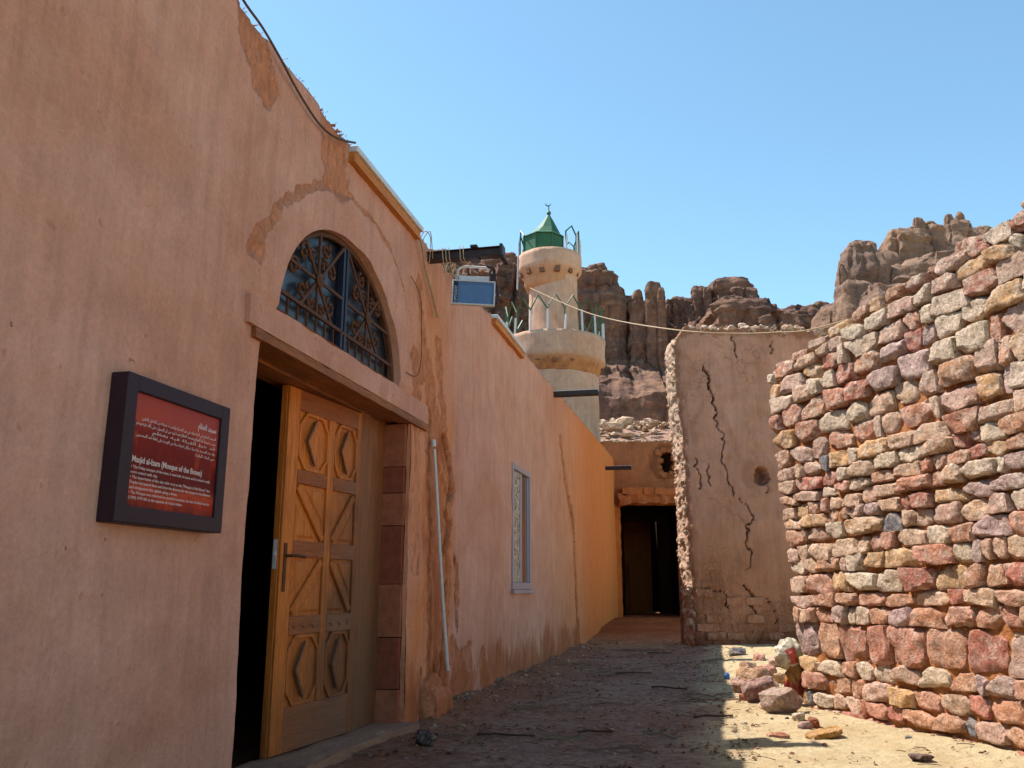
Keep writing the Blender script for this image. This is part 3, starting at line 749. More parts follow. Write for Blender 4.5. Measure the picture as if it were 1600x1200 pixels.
# ---- fanlight: glass, frame and wrought grille
mb = MB(); mb.prism([(FC-FA*.995*math.cos(math.pi*i/40), FZ+.004+FH*.985*math.sin(math.pi*i/40)) for i in range(41)], .085, .095)
fan = mb.obj('fanlight', M['fanglass'], mosque)
def fpart(name, fn, m='iron', **k):
    mb = MB(); fn(mb); return mb.obj(name, M[m], fan, **k)
def arcp(r, y=.045, a0=0, a1=math.pi, n=40): return [(FC-FA*r*math.cos(a0+(a1-a0)*i/n), y, FZ+.01+FH*r*math.sin(a0+(a1-a0)*i/n)) for i in range(n+1)]
fpart('grille_frame', lambda q: (q.tube(arcp(.965), .022, 6), q.bar((FC-FA*.97, .045, FZ+.02), (FC+FA*.97, .045, FZ+.02), .035, .03)) and None, 'iron')
fpart('mullion', lambda q: (q.bar((FC-.03, .05, FZ+.02), (FC-.03, .05, FZ+FH*.95), .03, .04), q.bar((FC+.03, .052, FZ+.02), (FC+.03, .052, FZ+FH*.95), .03, .04)) and None, 'irondark')
zt = FZ+.155
fpart('cross_bar', lambda q: q.bar((FC-FA*.95, .04, zt), (FC+FA*.95, .04, zt), .022, .02))
def inell(x, z): return ((x-FC)/(FA*.95))**2+((z-FZ)/(FH*.95))**2
for sg in (-1, 1):
    cx, cz = FC+sg*.41, FZ+.385
    for k in range(8):
        an = math.pi*k/4; dx_, dz_ = math.cos(an), math.sin(an)
        L = 0
        while L < .9:
            x, z = cx+dx_*L, cz+dz_*L
            if inell(x, z) > 1 or z < zt or (x-FC)*sg < .05: break
            L += .01
        if L > .05: fpart('spoke', lambda q: q.bar((cx, .035+.001*k, cz), (cx+dx_*L, .035+.001*k, cz+dz_*L), .02, .014))
    fpart('rosette', lambda q: q.lathe([(.0, 0), (.045, 0), (.05, .01), (.02, .022), (0, .024)], 12, (0, 0, 0), cap=False)).matrix_local = Matrix.Translation((cx, .032, cz)) @ Matrix.Rotation(math.pi/2, 4, 'X')
    def scroll(q, x, z, r, a0, d):
        pts = []
        for i in range(22):
            a_ = a0+d*i*.36; rr = r*(1-i/26); pts.append((x+rr*math.cos(a_), .045, z+rr*math.sin(a_)))
        q.tube(pts, .013, 5)
    for (ox, oz, r, a0, d) in [(-.2, .12, .07, 0, 1), (.2, .12, .07, 3.14, -1), (-.2, -.12, .07, 1, -1), (.2, -.12, .07, 2, 1), (-.11, .25, .06, 2, 1), (.11, .25, .06, 1, -1), (-.33, -.02, .07, 0, 1), (.33, .02, .055, 3, -1), (.42*sg*1, -.12, .05, 0, 1), (-.08, -.17, .045, 3, 1), (.08, -.17, .045, 0, -1), (-.09, .13, .05, 1, 1), (.09, .13, .05, 2, -1)]:
        x, z = cx+ox, cz+oz
        if inell(x, z) < .86 and abs(x-FC) > .09: fpart('scroll', lambda q: scroll(q, x, z, r, a0, d))
for i in range(-7, 8):
    x = FC+i*.13
    if abs(i) > 0 and inell(x, zt) < 1: fpart('baluster', lambda q: q.bar((x, .048, FZ+.03), (x, .048, zt-.01), .012, .012))

# ---- window in the far wall: aluminium slider
mb = MB()
fw = .055
mb.box(WL, WR_, -.025, .05, WB, WB+fw*1.5); mb.box(WL, WR_, -.02, .05, WT-fw*1.3, WT); mb.box(WL, WL+fw*1.4, -.022, .05, WB+fw*1.5, WT-fw*1.3); mb.box(WR_-fw*1.4, WR_, -.022, .05, WB+fw*1.5, WT-fw*1.3)
win = mb.obj('window', M['alu'], mosque, bevel=.004)
mb = MB(); xm = (WL+WR_)/2
for x in (WL+.085, xm-.03, xm+.03, WR_-.125): mb.box(x, x+.04, .0, .022, WB+.085, WT-.075)
mb.obj('sash', M['alu'], win, bevel=.003)
for x0, x1, y in ((WL+.125, xm-.03, .010), (xm+.07, WR_-.125, .013)):
    mb = MB(); mb.box(x0, x1, y, y+.006, WB+.085, WT-.075); mb.obj('pane', M['reflglass' if x0 < xm-.2 else 'winglass'], win)
mb = MB(); lumpy(mb, WL-.05, WR_+.06, -.05, .05, WB-.05, WB-.003, .08, .004, 9); mb.obj('window_sill', M['alu'], mosque)

# ---- timber fascia strips and metal flashing on the parapet
for s0, s1 in ((5.12, 6.55), (9.3, 10.9)):
    L = s1-s0
    mb = MB(); lumpy(mb, s0, s1, -.05, .0, roofz((s0+s1)/2)-.105, roofz((s0+s1)/2)-.035, .1, .004, s0); mb.obj('fascia', M['fascia'], mosque)
    mb = MB(); mb.box(s0, s1+.03, -.07, .15, roofz((s0+s1)/2)-.032, roofz((s0+s1)/2)+.012); mb.obj('flashing', M['whitemetal'], mosque, bevel=.004)
# straw and clods sticking up along the parapet
mb = MB()
for i in range(900):
    s = U(3.4, 16) if i % 3 else U(6.6, 8.4); z = roofz(s); c = U(.3, .8)
    a_ = U(0, 6.28); L = U(.008, .03); p = Vector((s, U(-.02, .12), z-.005)); d = Vector((math.cos(a_)*.8, -abs(math.sin(a_))*.3, U(.1, .8))).normalized()*L
    mb.tube([p, p+d*.5+Vector((0, 0, .003)), p+d], .0022, 3, S(170*c+50, 130*c+40, 95*c+30, .8))
for i in range(160):
    s = U(3.4, 18); z = roofz(s); r = U(.008, .022)
    vs = [Vector((s+U(-r, r), U(-.02, .1), z+U(-r, r*1.3))) for _ in range(5)]
    mb.add(vs, [(0, 1, 2), (0, 2, 3), (0, 3, 1), (1, 4, 2), (2, 4, 3), (3, 4, 1)], S(186, 136, 108, .75))
o = mb.obj('parapet_straw', M['litter'], mosque, recalc=False); tag(o, kind='stuff')

# ---- sign
SY0 = -.085
sign = empty('information_sign', W(3.335, 0, 1.595), WROT)
tag(sign, 'dark purple framed red information board in Arabic and English left of the door', 'sign')
sw, shh, bw = .385, .30, .068
def spart(name, fn, m, **k):
    mb = MB(); fn(mb); return mb.obj(name, M[m], sign, **k)
def sfr(q):
    q.box(-sw, -sw+bw, SY0, .0, -shh, shh); q.box(sw-bw, sw, SY0, .0, -shh, shh)
    q.box(-sw+bw, sw-bw, SY0+.0005, 0, -shh, -shh+bw); q.box(-sw+bw, sw-bw, SY0+.0005, 0, shh-bw, shh)
spart('frame', sfr, 'signframe', bevel=.004)
spart('board', lambda q: q.box(-sw+bw, sw-bw, SY0+.016, -.005, -shh+bw, shh-bw), 'print')

AR = {'ا': (0xFE8D, 0xFE8E, None, None), 'ب': (0xFE8F, 0xFE90, 0xFE91, 0xFE92), 'ة': (0xFE93, 0xFE94, None, None), 'ت': (0xFE95, 0xFE96, 0xFE97, 0xFE98),
      'ج': (0xFE9D, 0xFE9E, 0xFE9F, 0xFEA0), 'ح': (0xFEA1, 0xFEA2, 0xFEA3, 0xFEA4), 'د': (0xFEA9, 0xFEAA, None, None), 'ذ': (0xFEAB, 0xFEAC, None, None), 'ر': (0xFEAD, 0xFEAE, None, None),
      'س': (0xFEB1, 0xFEB2, 0xFEB3, 0xFEB4), 'ص': (0xFEB9, 0xFEBA, 0xFEBB, 0xFEBC), 'ط': (0xFEC1, 0xFEC2, 0xFEC3, 0xFEC4), 'ظ': (0xFEC5, 0xFEC6, 0xFEC7, 0xFEC8), 'ع': (0xFEC9, 0xFECA, 0xFECB, 0xFECC),
      'ف': (0xFED1, 0xFED2, 0xFED3, 0xFED4), 'ق': (0xFED5, 0xFED6, 0xFED7, 0xFED8), 'ك': (0xFED9, 0xFEDA, 0xFEDB, 0xFEDC), 'ل': (0xFEDD, 0xFEDE, 0xFEDF, 0xFEE0), 'م': (0xFEE1, 0xFEE2, 0xFEE3, 0xFEE4),
      'ن': (0xFEE5, 0xFEE6, 0xFEE7, 0xFEE8), 'ه': (0xFEE9, 0xFEEA, 0xFEEB, 0xFEEC), 'و': (0xFEED, 0xFEEE, None, None), 'ى': (0xFEEF, 0xFEF0, None, None), 'ي': (0xFEF1, 0xFEF2, 0xFEF3, 0xFEF4), 'خ': (0xFEA5, 0xFEA6, 0xFEA7, 0xFEA8)}
def arabic(txt):
    out = []
    for i, ch in enumerate(txt):
        if ch not in AR: out.append(ch); continue
        pv = i > 0 and txt[i-1] in AR and AR[txt[i-1]][2] is not None
        nxt = i < len(txt)-1 and txt[i+1] in AR and AR[ch][2] is not None
        f = AR[ch]; k = f[3] if pv and nxt else f[1] if pv else f[2] if nxt else f[0]
        out.append(chr(k))
    return ''.join(reversed(out))
def text(name, body, size, x, z, y, parent, m, align='LEFT', maxw=None, ext=.0004, bold=0, rot=None):
    c = bpy.data.curves.new(name, 'FONT'); c.body = body; c.size = size; c.align_x = align; c.extrude = ext; c.offset = bold; c.resolution_u = 2
    o = bpy.data.objects.new(name, c); COL.objects.link(o)
    bpy.context.view_layer.update()
    me = bpy.data.meshes.new_from_object(o.evaluated_get(bpy.context.evaluated_depsgraph_get()))
    bpy.data.objects.remove(o)
    me.name = name; me.materials.clear(); me.materials.append(M[m])
    if maxw and len(me.vertices):
        xs_ = [v.co.x for v in me.vertices]; w = max(xs_)-min(xs_); k = maxw/w
        for v in me.vertices: v.co.x *= k
    o = link(name, me, parent, (x, y, z), rot or (math.pi/2, 0, 0)); return o
TY = SY0+.0145; tx0, tx1 = -sw+bw+.018, sw-bw-.02; TWD = tx1-tx0
text('heading', arabic('مسجد العظام'), .038, tx1, .160, TY, sign, 'ink', 'RIGHT', .15, bold=.0006)
for i, (s_, w) in enumerate([('المسجد الجامع في البلدة وقد بني من الحجارة وكسيت جدرانه من الداخل بالطين', .93), ('وسبب تسمية هذا الموقع بمسجد العظام هو ما ورد من ان الرسول صلى الله عليه وسلم', .99), ('قد خط القبلة فيه بعظم', .80), ('وقد جدد المسجد عدة مرات وكان اخرها سنة من الهجرة على نفقة احد المحسنين', .98), ('من ابناء البلدة', .26)]):
    text('arabic_line', arabic(s_), .019, tx1, .125-i*.0235, TY, sign, 'ink', 'RIGHT', TWD*w)
text('heading', 'Masjid al-Izam (Mosque of the Bones)', .036, tx0, -.052, TY, sign, 'ink', 'LEFT', TWD*.84, bold=.0005)
for i, (s_, w) in enumerate([('\u2022 The Friday mosque of the town, it was built of stone and its interior walls', .96), ('were coated with clay.', .30), ('\u2022 The importance of the site refer to it as the "Mosque of the Bones" due', .97), ('Prophet had passed there and drew the direction for the mosque to the believers', .98), ('and designated the qiblah using a bone.', .55), ('\u2022 The Mosque was restored on several occasions, the last of which was in', .97), ('(1399) 1979 AD at the expense of a local citizen.', .62)]):
    text('english_line', s_, .0178, tx0, -.078-i*.0205, TY, sign, 'ink', 'LEFT', TWD*w)

# ---- cable hanging along the parapet
mb = MB()
pts = [(2.6, -.04, 4.3), (3.2, -.04, 4.19), (3.6, -.04, 4.10), (3.82, -.04, 4.08), (4.05, -.035, 4.035), (4.22, -.03, 3.99), (4.39, -.03, 3.95), (4.58, -.03, 3.925), (4.77, -.03, 3.945), (4.95, -.035, 4.0), (5.12, -.05, 4.07)]
def spline(P, n=6):
    out = []
    for i in range(len(P)-1):
        p0, p1, p2, p3 = [Vector(P[max(0, min(len(P)-1, i+k))]) for k in (-1, 0, 1, 2)]
        for j in range(n):
            t_ = j/n
            out.append(.5*((2*p1)+(-p0+p2)*t_+(2*p0-5*p1+4*p2-p3)*t_**2+(-p0+3*p1-3*p2+p3)*t_**3))
    out.append(Vector(P[-1])); return out
mb.tube(spline(pts), .008, 6)
def wallthing(name, mb, m, label, cat, **k):
    o = mb.obj(name, M[m], None, **k); o.location = W(0, 0, 0); o.rotation_euler = (0, 0, WROT); return tag(o, label, cat)
wallthing('cable', mb, 'browncable', 'brown cable sagging along the top edge of the mosque wall', 'cable', smooth=True)
mb = MB(); mb.tube(spline([(6.5, -.03, 4.02), (6.6, -.05, 3.9), (6.75, -.035, 3.75), (6.95, -.03, 3.6), (7.15, -.03, 3.42)]), .010, 6)
mb.tube([(7.0, -.03, 3.40), (7.15, -.03, 3.42)], .004, 5)
wallthing('conduit', mb, 'rope', 'beige flexible conduit slanting down the wall left of the floodlight', 'conduit', smooth=True)
mb = MB(); mb.tube(spline([(6.4, -.03, 3.55), (6.62, -.04, 3.45), (6.7, -.03, 3.2), (6.72, -.03, 2.95), (6.6, -.035, 2.75), (6.35, -.03, 2.72)]), .0035, 5)
wallthing('wire', mb, 'browncable', 'thin dark wire looping down the plaster right of the fanlight', 'wire', smooth=True)
mb = MB(); mb.tube([(7.13, -.03, 2.22), (7.19, -.045, 1.8), (7.25, -.06, 1.35), (7.32, -.08, .85), (7.38, -.11, .36)], .014, 8)
mb.tube([(7.13, -.02, 2.30), (7.13, -.025, 2.24)], .02, 8)
wallthing('drain_pipe', mb, 'whitemetal', 'thin white pipe running down the damaged wall right of the door', 'pipe', smooth=True)
# small nail-like peg at the lintel end
# ---- steel beam bracket and floodlight
bo = empty('steel_bracket', W(6.94, 0, 3.885), WROT); tag(bo, 'dark steel beam sticking out of the parapet above the floodlight', 'bracket')
mb = MB(); mb.box(-.02, .02, -.66, .12, .0, .07); mb.box(-.045, .045, -.66, .12, .07, .078); mb.box(-.045, .045, -.66, .12, -.008, 0)
mb.obj('beam', M['darksteel'], bo, bevel=.002)
mb = MB(); mb.box(-.06, .06, -.69, -.665, -.02, .09); mb.box(-.05, .16, -.70, -.66, -.03, -.012); mb.obj('end_plate', M['darksteel'], bo)
mb = MB(); mb.box(-.06, .06, -.46, -.40, .079, .10); mb.obj('clamp', M['darksteel'], bo)
mb = MB(); mb.box(-.055, .055, -.47, -.39, -.03, -.009); mb.obj('clamp', M['darksteel'], bo)
for i, (y, L) in enumerate([(-.14, .22), (-.17, .16), (-.2, .26), (-.30, .05), (-.33, .06)]):
    mb = MB(); mb.tube(spline([(-.05, y, .10), (-.07, y-.01, .06), (-.065, y-.02, -.04), (-.05+.02*i, y-.05, -L)]), .004, 5); mb.obj('tie_wire', M['rope'], bo)
# floodlight: hangs below the beam, facing the camera side and tilted down
fp = W(6.88, .435, 3.535)
fl = empty('floodlight', fp, math.radians(4)); tag(fl, 'square white floodlight with blue glass hanging below the steel beam', 'floodlight')
fw_, fh = .188, .125
tilt = Matrix.Rotation(math.radians(-14), 4, 'X') @ Matrix.Rotation(math.radians(2), 4, 'Y')
def lp(name, fn, m, par=fl, **k):
    mb = MB(); fn(mb); mb.v = [tuple(tilt @ Vector(p)) for p in mb.v]; return mb.obj(name, M[m], par, **k)
lp('bezel', lambda q: (q.box(-fw_, fw_, -.012, .02, -fh, -fh+.012), q.box(-fw_, fw_, -.012, .02, fh-.012, fh), q.box(-fw_, -fw_+.012, -.0118, .02, -fh+.012, fh-.012), q.box(fw_-.012, fw_, -.0118, .02, -fh+.012, fh-.012)) and None, 'whitemetal', bevel=.003)
gl = lp('lens', lambda q: q.box(-fw_+.052, fw_-.012, -.006, -.003, -fh+.012, fh-.012), 'lampglass')
def refl(q):
    a0, a1, b = -fw_+.053, fw_-.013, fh-.013
    P = [(a0, -.001, -b), (a1, -.001, -b), (a1, -.001, b), (a0, -.001, b), (a0+.07, .09, -b*.35), (a1-.07, .09, -b*.35), (a1-.07, .09, b*.45), (a0+.07, .09, b*.45)]
    q.add(P, [(0, 1, 5, 4), (1, 2, 6, 5), (2, 3, 7, 6), (3, 0, 4, 7), (4, 5, 6, 7)])
lp('reflector', refl, 'reflector', recalc=False)
lp('lamp_tube', lambda q: q.tube([(-fw_+.085, .055, -.03), (fw_-.05, .055, -.03)], .012, 8), 'irondark')
lp('label_strip', lambda q: q.box(-fw_+.012, -fw_+.052, -.007, .0, -fh+.012, fh-.012), 'irondark')
lp('housing', lambda q: (q.add([(x*fw_*.96, .02, z*fh*.96) for x in (-1, 1) for z in (-1, 1)]+[(x*fw_*.66, .12, z*fh*.6+.02) for x in (-1, 1) for z in (-1, 1)], [(0, 1, 3, 2), (4, 6, 7, 5), (0, 2, 6, 4), (1, 5, 7, 3), (0, 4, 5, 1), (2, 3, 7, 6)]), q.box(-fw_*.72, fw_*.70, .03, .20, fh*.55, fh+.075)) and None, 'whitemetal', bevel=.004)
def brk(q): q.tube([(-fw_-.0, .06, .02), (-fw_*.78, .06, fh+.07), (-fw_*.78, .06, fh+.15), (-fw_*.55, .06, fh+.19), (fw_*.55, .06, fh+.19), (fw_*.80, .06, fh+.15), (fw_*.80, .06, fh+.07), (fw_, .06, .02)], .011, 6)
lp('yoke', brk, 'whitemetal')
lp('junction_box', lambda q: (q.box(fw_*.74, fw_*1.02, .02, .10, fh+.02, fh+.10), q.tube(spline([(fw_*.9, .05, fh+.03), (fw_*1.1, .05, fh-.02), (fw_*1.15, .04, -.02), (fw_*1.08, .03, -fh*.6)]), .010, 6), q.tube(spline([(fw_*.7, .05, fh+.1), (fw_*.78, .04, fh+.17), (fw_*.6, .05, fh+.2)]), .012, 6)) and None, 'darksteel')
tx = text('lettering', 'OPTILIGHT', .034, 0, 0, 0, fl, 'whitemetal', 'LEFT', .17)
tx.matrix_local = tilt @ Matrix.Translation((-fw_+.046, -.0085, -fh+.02)) @ Matrix.Rotation(math.pi/2, 4, 'X') @ Matrix.Rotation(math.pi/2, 4, 'Z')

# ---- roof spouts across the alley
for (s, z, L, lab) in ((13.5, 4.05, .72, 'nearer rusty metal roof spout crossing in front of the minaret base'), (20.6, 3.78, .62, 'farther small roof spout beside the passage facade')):
    e_ = empty('roof_spout', W(s, 0, z), WROT); tag(e_, lab, 'spout', 'roof spouts of the mosque')
    mb = MB(); mb.box(-.07, -.055, -L, .1, 0, .07); mb.box(.055, .07, -L, .1, 0, .07); mb.box(-.055, .055, -L, .1, -.006, .01)
    mb.obj('channel', M['darksteel'], e_)
    mb = MB(); mb.box(-.08, -.05, -L-.002, .1, .071, .08); mb.box(.05, .08, -L-.002, .1, .071, .08); mb.obj('lip', M['whitemetal'], e_)

# ------------------------------------------------------------------ minaret
MY = 26.0
def mz(v): return at(865, v, MY).z
mc = at(866, 600, MY); MX = mc.x; pm = (at(900, 500, MY)-at(800, 500, MY)).x/100
mina = empty('minaret', (MX, MY, 0)); tag(mina, 'round plastered minaret with two balconies and green metal cap behind the mosque', 'minaret')
def mskset(o, f):
    me = o.data; a = me.attributes.new('msk', 'FLOAT_COLOR', 'POINT'); a.data.foreach_set('color', [x for v in me.vertices for x in f(v.co)])
def mpart(name, prof, m='plaster_tower', n=48, f=None, cx=0, rough=.012, par=mina, sm=True):
    mb = MB(); pr = []
    for (r0, z0), (r1, z1) in zip(prof, prof[1:]):
        k = max(1, int(abs(z1-z0)/.12)); pr += [(r0+(r1-r0)*i/k, z0+(z1-z0)*i/k) for i in range(k)]
    pr.append(prof[-1]); mb.lathe(pr, n, (cx, 0, 0))
    mb.v = [(x+rough*ns(x*3, y*3, z*3)*2, y+rough*ns(x*3+9, y*3, z*3)*2, z+rough*ns(x*4, y*4, z*4+7)) for x, y, z in mb.v]
    o = mb.obj(name, M[m], par, smooth=False); o.data.shade_smooth()
    mskset(o, f or (lambda c: (.1, 0, 0, 0)))
    return o
zA, zB = mz(536), mz(575); zC, zD = mz(404), mz(432)
r1 = 68*pm; r2 = 38.5*pm; rb1 = 79*pm; rb2 = 50*pm
mpart('lower_shaft', [(r1, 0), (r1, mz(590))])
b1 = mpart('balcony', [(r1*.98, mz(597)), (r1*1.02, mz(590)), (rb1*.97, zB+.02), (rb1, zB+.06), (rb1, zA), (rb1*.93, zA+.01), (rb1*.9, zA-.06), (.1, zA-.06)], f=lambda c: (.35+.5*sstep(zB+.1, zB-.15, c.z)*abs(ns(c.x*3, c.y*3, c.z*3))*2, 0, .9*sstep(zB+.08, zB-.05, c.z), 0), rough=.02)  # orange tone below the rim paints bounced glow on the underside
mpart('upper_shaft', [(r2*1.03, zA-.1), (r2, mz(500)), (r2*.97, zC-.1)])
b2 = mpart('balcony', [(r2*.97, mz(455)), (r2*1.05, mz(447)), (r2*1.05, mz(440)), (rb2*.95, zD+.03), (rb2, zD+.08), (rb2, zC), (rb2*.9, zC+.012), (.1, zC)], f=lambda c: (.22, 0, .5*sstep(zD+.1, zD-.05, c.z), 0), rough=.015, cx=-5*pm)  # weaker painted glow under the upper rim
for (bz, rr, rr2, cnt, cx, par) in ((zB, r1, rb1, 18, 0, b1), (zD, r2, rb2, 12, -5*pm, b2)):
    for i in range(cnt):
        a_ = 2*math.pi*(i+.4)/cnt; mb = MB()
        wv = U(.05, .10); lumpy(mb, rr*.9, rr2*U(.88, .97), -wv, wv, bz-U(.09, .16), bz+.03, .06, .016, i*1.3)
        o = mb.obj('corbel', M['plaster_tower'], par, smooth=True); o.rotation_euler = (0, 0, a_); o.location = (cx, 0, 0)
def railing(cnt, rr, z0, z1, zt_, cx, par, hide=(), wm=.5, lean=.0):
    for i in range(cnt):
        a0 = 2*math.pi*i/cnt; a1 = 2*math.pi*(i+1)/cnt; am = (a0+a1)/2
        if i in hide: continue
        P = lambda a_, z, k=1: (cx+rr*k*math.cos(a_), rr*k*math.sin(a_), z)
        mb = MB(); mb.tube([P(a0, z0-.05), P(a0, z1)], .028, 6); mb.tube([P(a0, z1), P(am, zt_), P(a1, z1)], .026, 5)
        mb.obj('railing_arch', M['greenrail'], par)
        mb = MB(); k = 1.035; mb.tube([P(a0+U(-.02, .02), z0-.02, k), P(a0+U(-.03, .03), z0+(z1-z0)*U(.62, .9)*wm*2*.6, k)], .036, 6); mb.obj('railing_post', M['whitemetal'], par)
railing(18, rb1*.95, zA, mz(504), mz(484), 0, b1, wm=.9)
railing(12, rb2*.94, zC, mz(377), mz(366), -5*pm, b2, hide=(7, 8, 9, 3), wm=1.0)
mb = MB(); mb.tube([(-rb2*1.0-5*pm, -.15, zC), (-rb2*1.03-5*pm, -.15, mz(455))], .03, 6); mb.obj('loose_post', M['whitemetal'], b2)
# cap: octagonal drum and flared spire
capx = (851-866)*pm; rc = 33*pm; zE = mz(374); zF = mz(335)
mb = MB(); nn = 8; v0 = []
def ringp(r, z, dx=0): return [(capx+dx+r*math.cos(2*math.pi*(k+.5)/nn), r*math.sin(2*math.pi*(k+.5)/nn), z) for k in range(nn)]
mb.add(ringp(rc, zC)+ringp(rc, zE), [(k, (k+1) % nn, nn+(k+1) % nn, nn+k) for k in range(nn)])
cap = mb.obj('cap_drum', M['greenmetal'], mina)
rings = [(1.06, zE-.03, 0), (1.05, zE, 0), (.80, zE+.10, .05), (.55, zE+(zF-zE)*.36, .12), (.28, zE+(zF-zE)*.70, .16), (.03, zF, .19)]
mb = MB(); vs = []
for r, z, dx in rings: vs += ringp(rc*r, z, dx)
mb.add(vs, [(j*nn+k, j*nn+(k+1) % nn, (j+1)*nn+(k+1) % nn, (j+1)*nn+k) for j in range(len(rings)-1) for k in range(nn)])
mb.obj('spire', M['greenmetal'], mina)
mb = MB()
for k in range(nn):
    a_ = 2*math.pi*(k+.5)/nn; mb.tube([(capx+rc*1.01*math.cos(a_), rc*1.01*math.sin(a_), zC), (capx+rc*1.01*math.cos(a_), rc*1.01*math.sin(a_), zE-.03)], .02, 5)
mb.obj('drum_rib', M['greenrail'], mina)
fxp = capx+.19
fin = MB(); fin.lathe([(.01, zF-.04), (.06, zF+.0), (.075, zF+.05), (.05, zF+.10), (.018, zF+.13), (.014, zF+.28)], 10, (fxp, 0, 0))
crs = []
for i in range(15):
    a_ = math.radians(165+i*(210/14)); crs.append((fxp-.02+.085*math.cos(a_), 0, zF+.38+.085*math.sin(a_)))
fin.tube(crs, .02, 6, rf=lambda q: .004+.018*math.sin(math.pi*q))
fin.obj('crescent_finial', M['greenmetal'], mina)

# ------------------------------------------------------------------ passage house at the end of the alley
PY = 22.6
ph = empty('passage_house', (3.4, PY, 0)); tag(ph, 'ruined mud house with dark covered passage at the end of the alley', 'building')
X0, X1 = 2.10-3.4, 5.6-3.4; DX0, DX1, DZ = 2.80-3.4, 4.55-3.4, 3.17
def ph_m(p): 
    x, z = p.x, p.z
    h = math.hypot((x-.62)/.35, (z-4.25)/.38)
    return (.30+.25*ns(x*2, 0, z*2)+.5*sstep(1.5, 1, h), 0, .75*sstep(4.2, 2.0, z)+.1, 0)
mb = MB(); hole = (.50, .86, 3.95, 4.55)
top = lambda p, n: p+Vector((0, 0, .05*ns(p.x*5, 1, 2)+.04*ns(p.x*14, 1, 2))) if p.z > 4.6 else p
segs = [(X0, DX0, -.1, DZ+.35), (DX1, X1, -.1, DZ+.35), (X0, hole[0], DZ+.35, 4.78), (hole[1], X1, DZ+.35, 4.78), (hole[0], hole[1], DZ+.35, hole[2]), (hole[0], hole[1], hole[3], 4.78), (DX0, DX1, DZ, DZ+.35)]
for i, (a_, b_, c_, d_) in enumerate(segs):
    lumpy(mb, a_-.01, b_+.01, 0+.002*i, .5, c_-.01, d_+.01, .09, .014, 1.0, top)
o = mb.obj('facade', M['plaster_pass'], ph, smooth=True); mskset(o, ph_m)
mb = MB()
mb.box(X0, X1, .5, 4.9, DZ+.02, DZ+.22); mb.box(X0, X1, 5.35, 6.5, DZ+.02, DZ+.22); mb.box(X0, DX0-.02, .5, 6.5, -.1, DZ+.02); mb.box(DX1+.02, X1, .5, 6.5, -.1, DZ+.02)  # unseen gap left in the roof, added to light the back wall
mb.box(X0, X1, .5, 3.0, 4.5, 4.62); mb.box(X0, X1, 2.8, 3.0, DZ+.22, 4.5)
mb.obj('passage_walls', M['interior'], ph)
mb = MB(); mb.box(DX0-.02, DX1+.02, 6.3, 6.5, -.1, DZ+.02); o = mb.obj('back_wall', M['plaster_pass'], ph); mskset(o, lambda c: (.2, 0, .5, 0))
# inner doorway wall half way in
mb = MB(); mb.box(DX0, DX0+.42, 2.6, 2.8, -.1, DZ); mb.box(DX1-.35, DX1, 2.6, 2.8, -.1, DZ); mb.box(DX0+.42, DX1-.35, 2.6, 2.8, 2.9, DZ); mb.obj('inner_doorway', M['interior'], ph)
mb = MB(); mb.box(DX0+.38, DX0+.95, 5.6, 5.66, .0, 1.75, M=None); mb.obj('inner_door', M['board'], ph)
# projecting lintel ledge with a row of bricks
mb = MB(); lumpy(mb, DX0-.05, DX1+.1, -.28, .0, DZ-.02, DZ+.20, .06, .045, 5, lambda p, n: p+Vector((0, 0, -.05*((p.x-.3)/.9)**2 if p.z < DZ+.05 else 0)))
o = mb.obj('lintel', M['plaster_pass'], ph, smooth=True); mskset(o, lambda c: (.45, 0, .4, 0))
x = DX0+.04; i = 0
while x < DX1-.02:
    L = U(.22, .36); mb = MB(); lumpy(mb, x, min(x+L, DX1+.08), -.30+U(0, .03), .0, DZ+.20, DZ+.20+U(.14, .19), .05, .018, i*2.2+3)
    o = mb.obj('brick', M['plaster_pass'], ph, smooth=True); mskset(o, lambda c: (.35, 0, .45, 0)); x += L+.012; i += 1
for i, (x_, z_) in enumerate([(.47, 4.1), (.5, 4.3), (.46, 4.5), (.6, 4.57), (.75, 4.55), (.88, 4.35), (.6, 3.92), (.52, 3.98), (.8, 3.95), (.88, 4.1)]):
    mb = MB(); lumpy(mb, x_-.07, x_+.07, -.01, .4, z_-.06, z_+.06, .04, .035, i*3.1); o = mb.obj('brick', M['plaster_pass'], ph, smooth=True); mskset(o, lambda c: (.5, 0, .2, 0))
# rough capping on the parapet
def clod(r, seed, sq=.8, n=2):
    b = bmesh.new(); bmesh.ops.create_icosphere(b, subdivisions=n, radius=r)
    vs = []
    for v in b.verts:
        p = v.co.copy(); d = 1+.35*fbm(p.x/r*1.1+seed, p.y/r*1.1, p.z/r*1.1, 3)
        p *= d; p.z *= sq; vs.append(p)
    fs = [tuple(q.index for q in f.verts) for f in b.faces]; b.free(); return vs, fs
STC = [S(236, 206, 178), S(230, 186, 154), S(220, 156, 130), S(206, 132, 112), S(206, 170, 160), S(234, 184, 136), S(222, 178, 156), S(142, 138, 138), S(220, 162, 130)]
def tintc(c, k=.74, j=.08):
    g = 1+U(-j, j); return tuple(min(1, x*k*g*(1+U(-.025, .025))) for x in c[:3])+(1,)
mb = MB()
for i in range(70):
    vs, fs = clod(U(.04, .11), i*1.7, U(.4, .7), 1); p = Vector((U(X0, X1), U(0, .35), 4.80+U(0, .03)))
    mb.add([q+p for q in vs], fs, tintc(S(206, 170, 138)))
o = mb.obj('parapet_clods', M['stone'], ph, recalc=False); tag(o, kind='stuff')

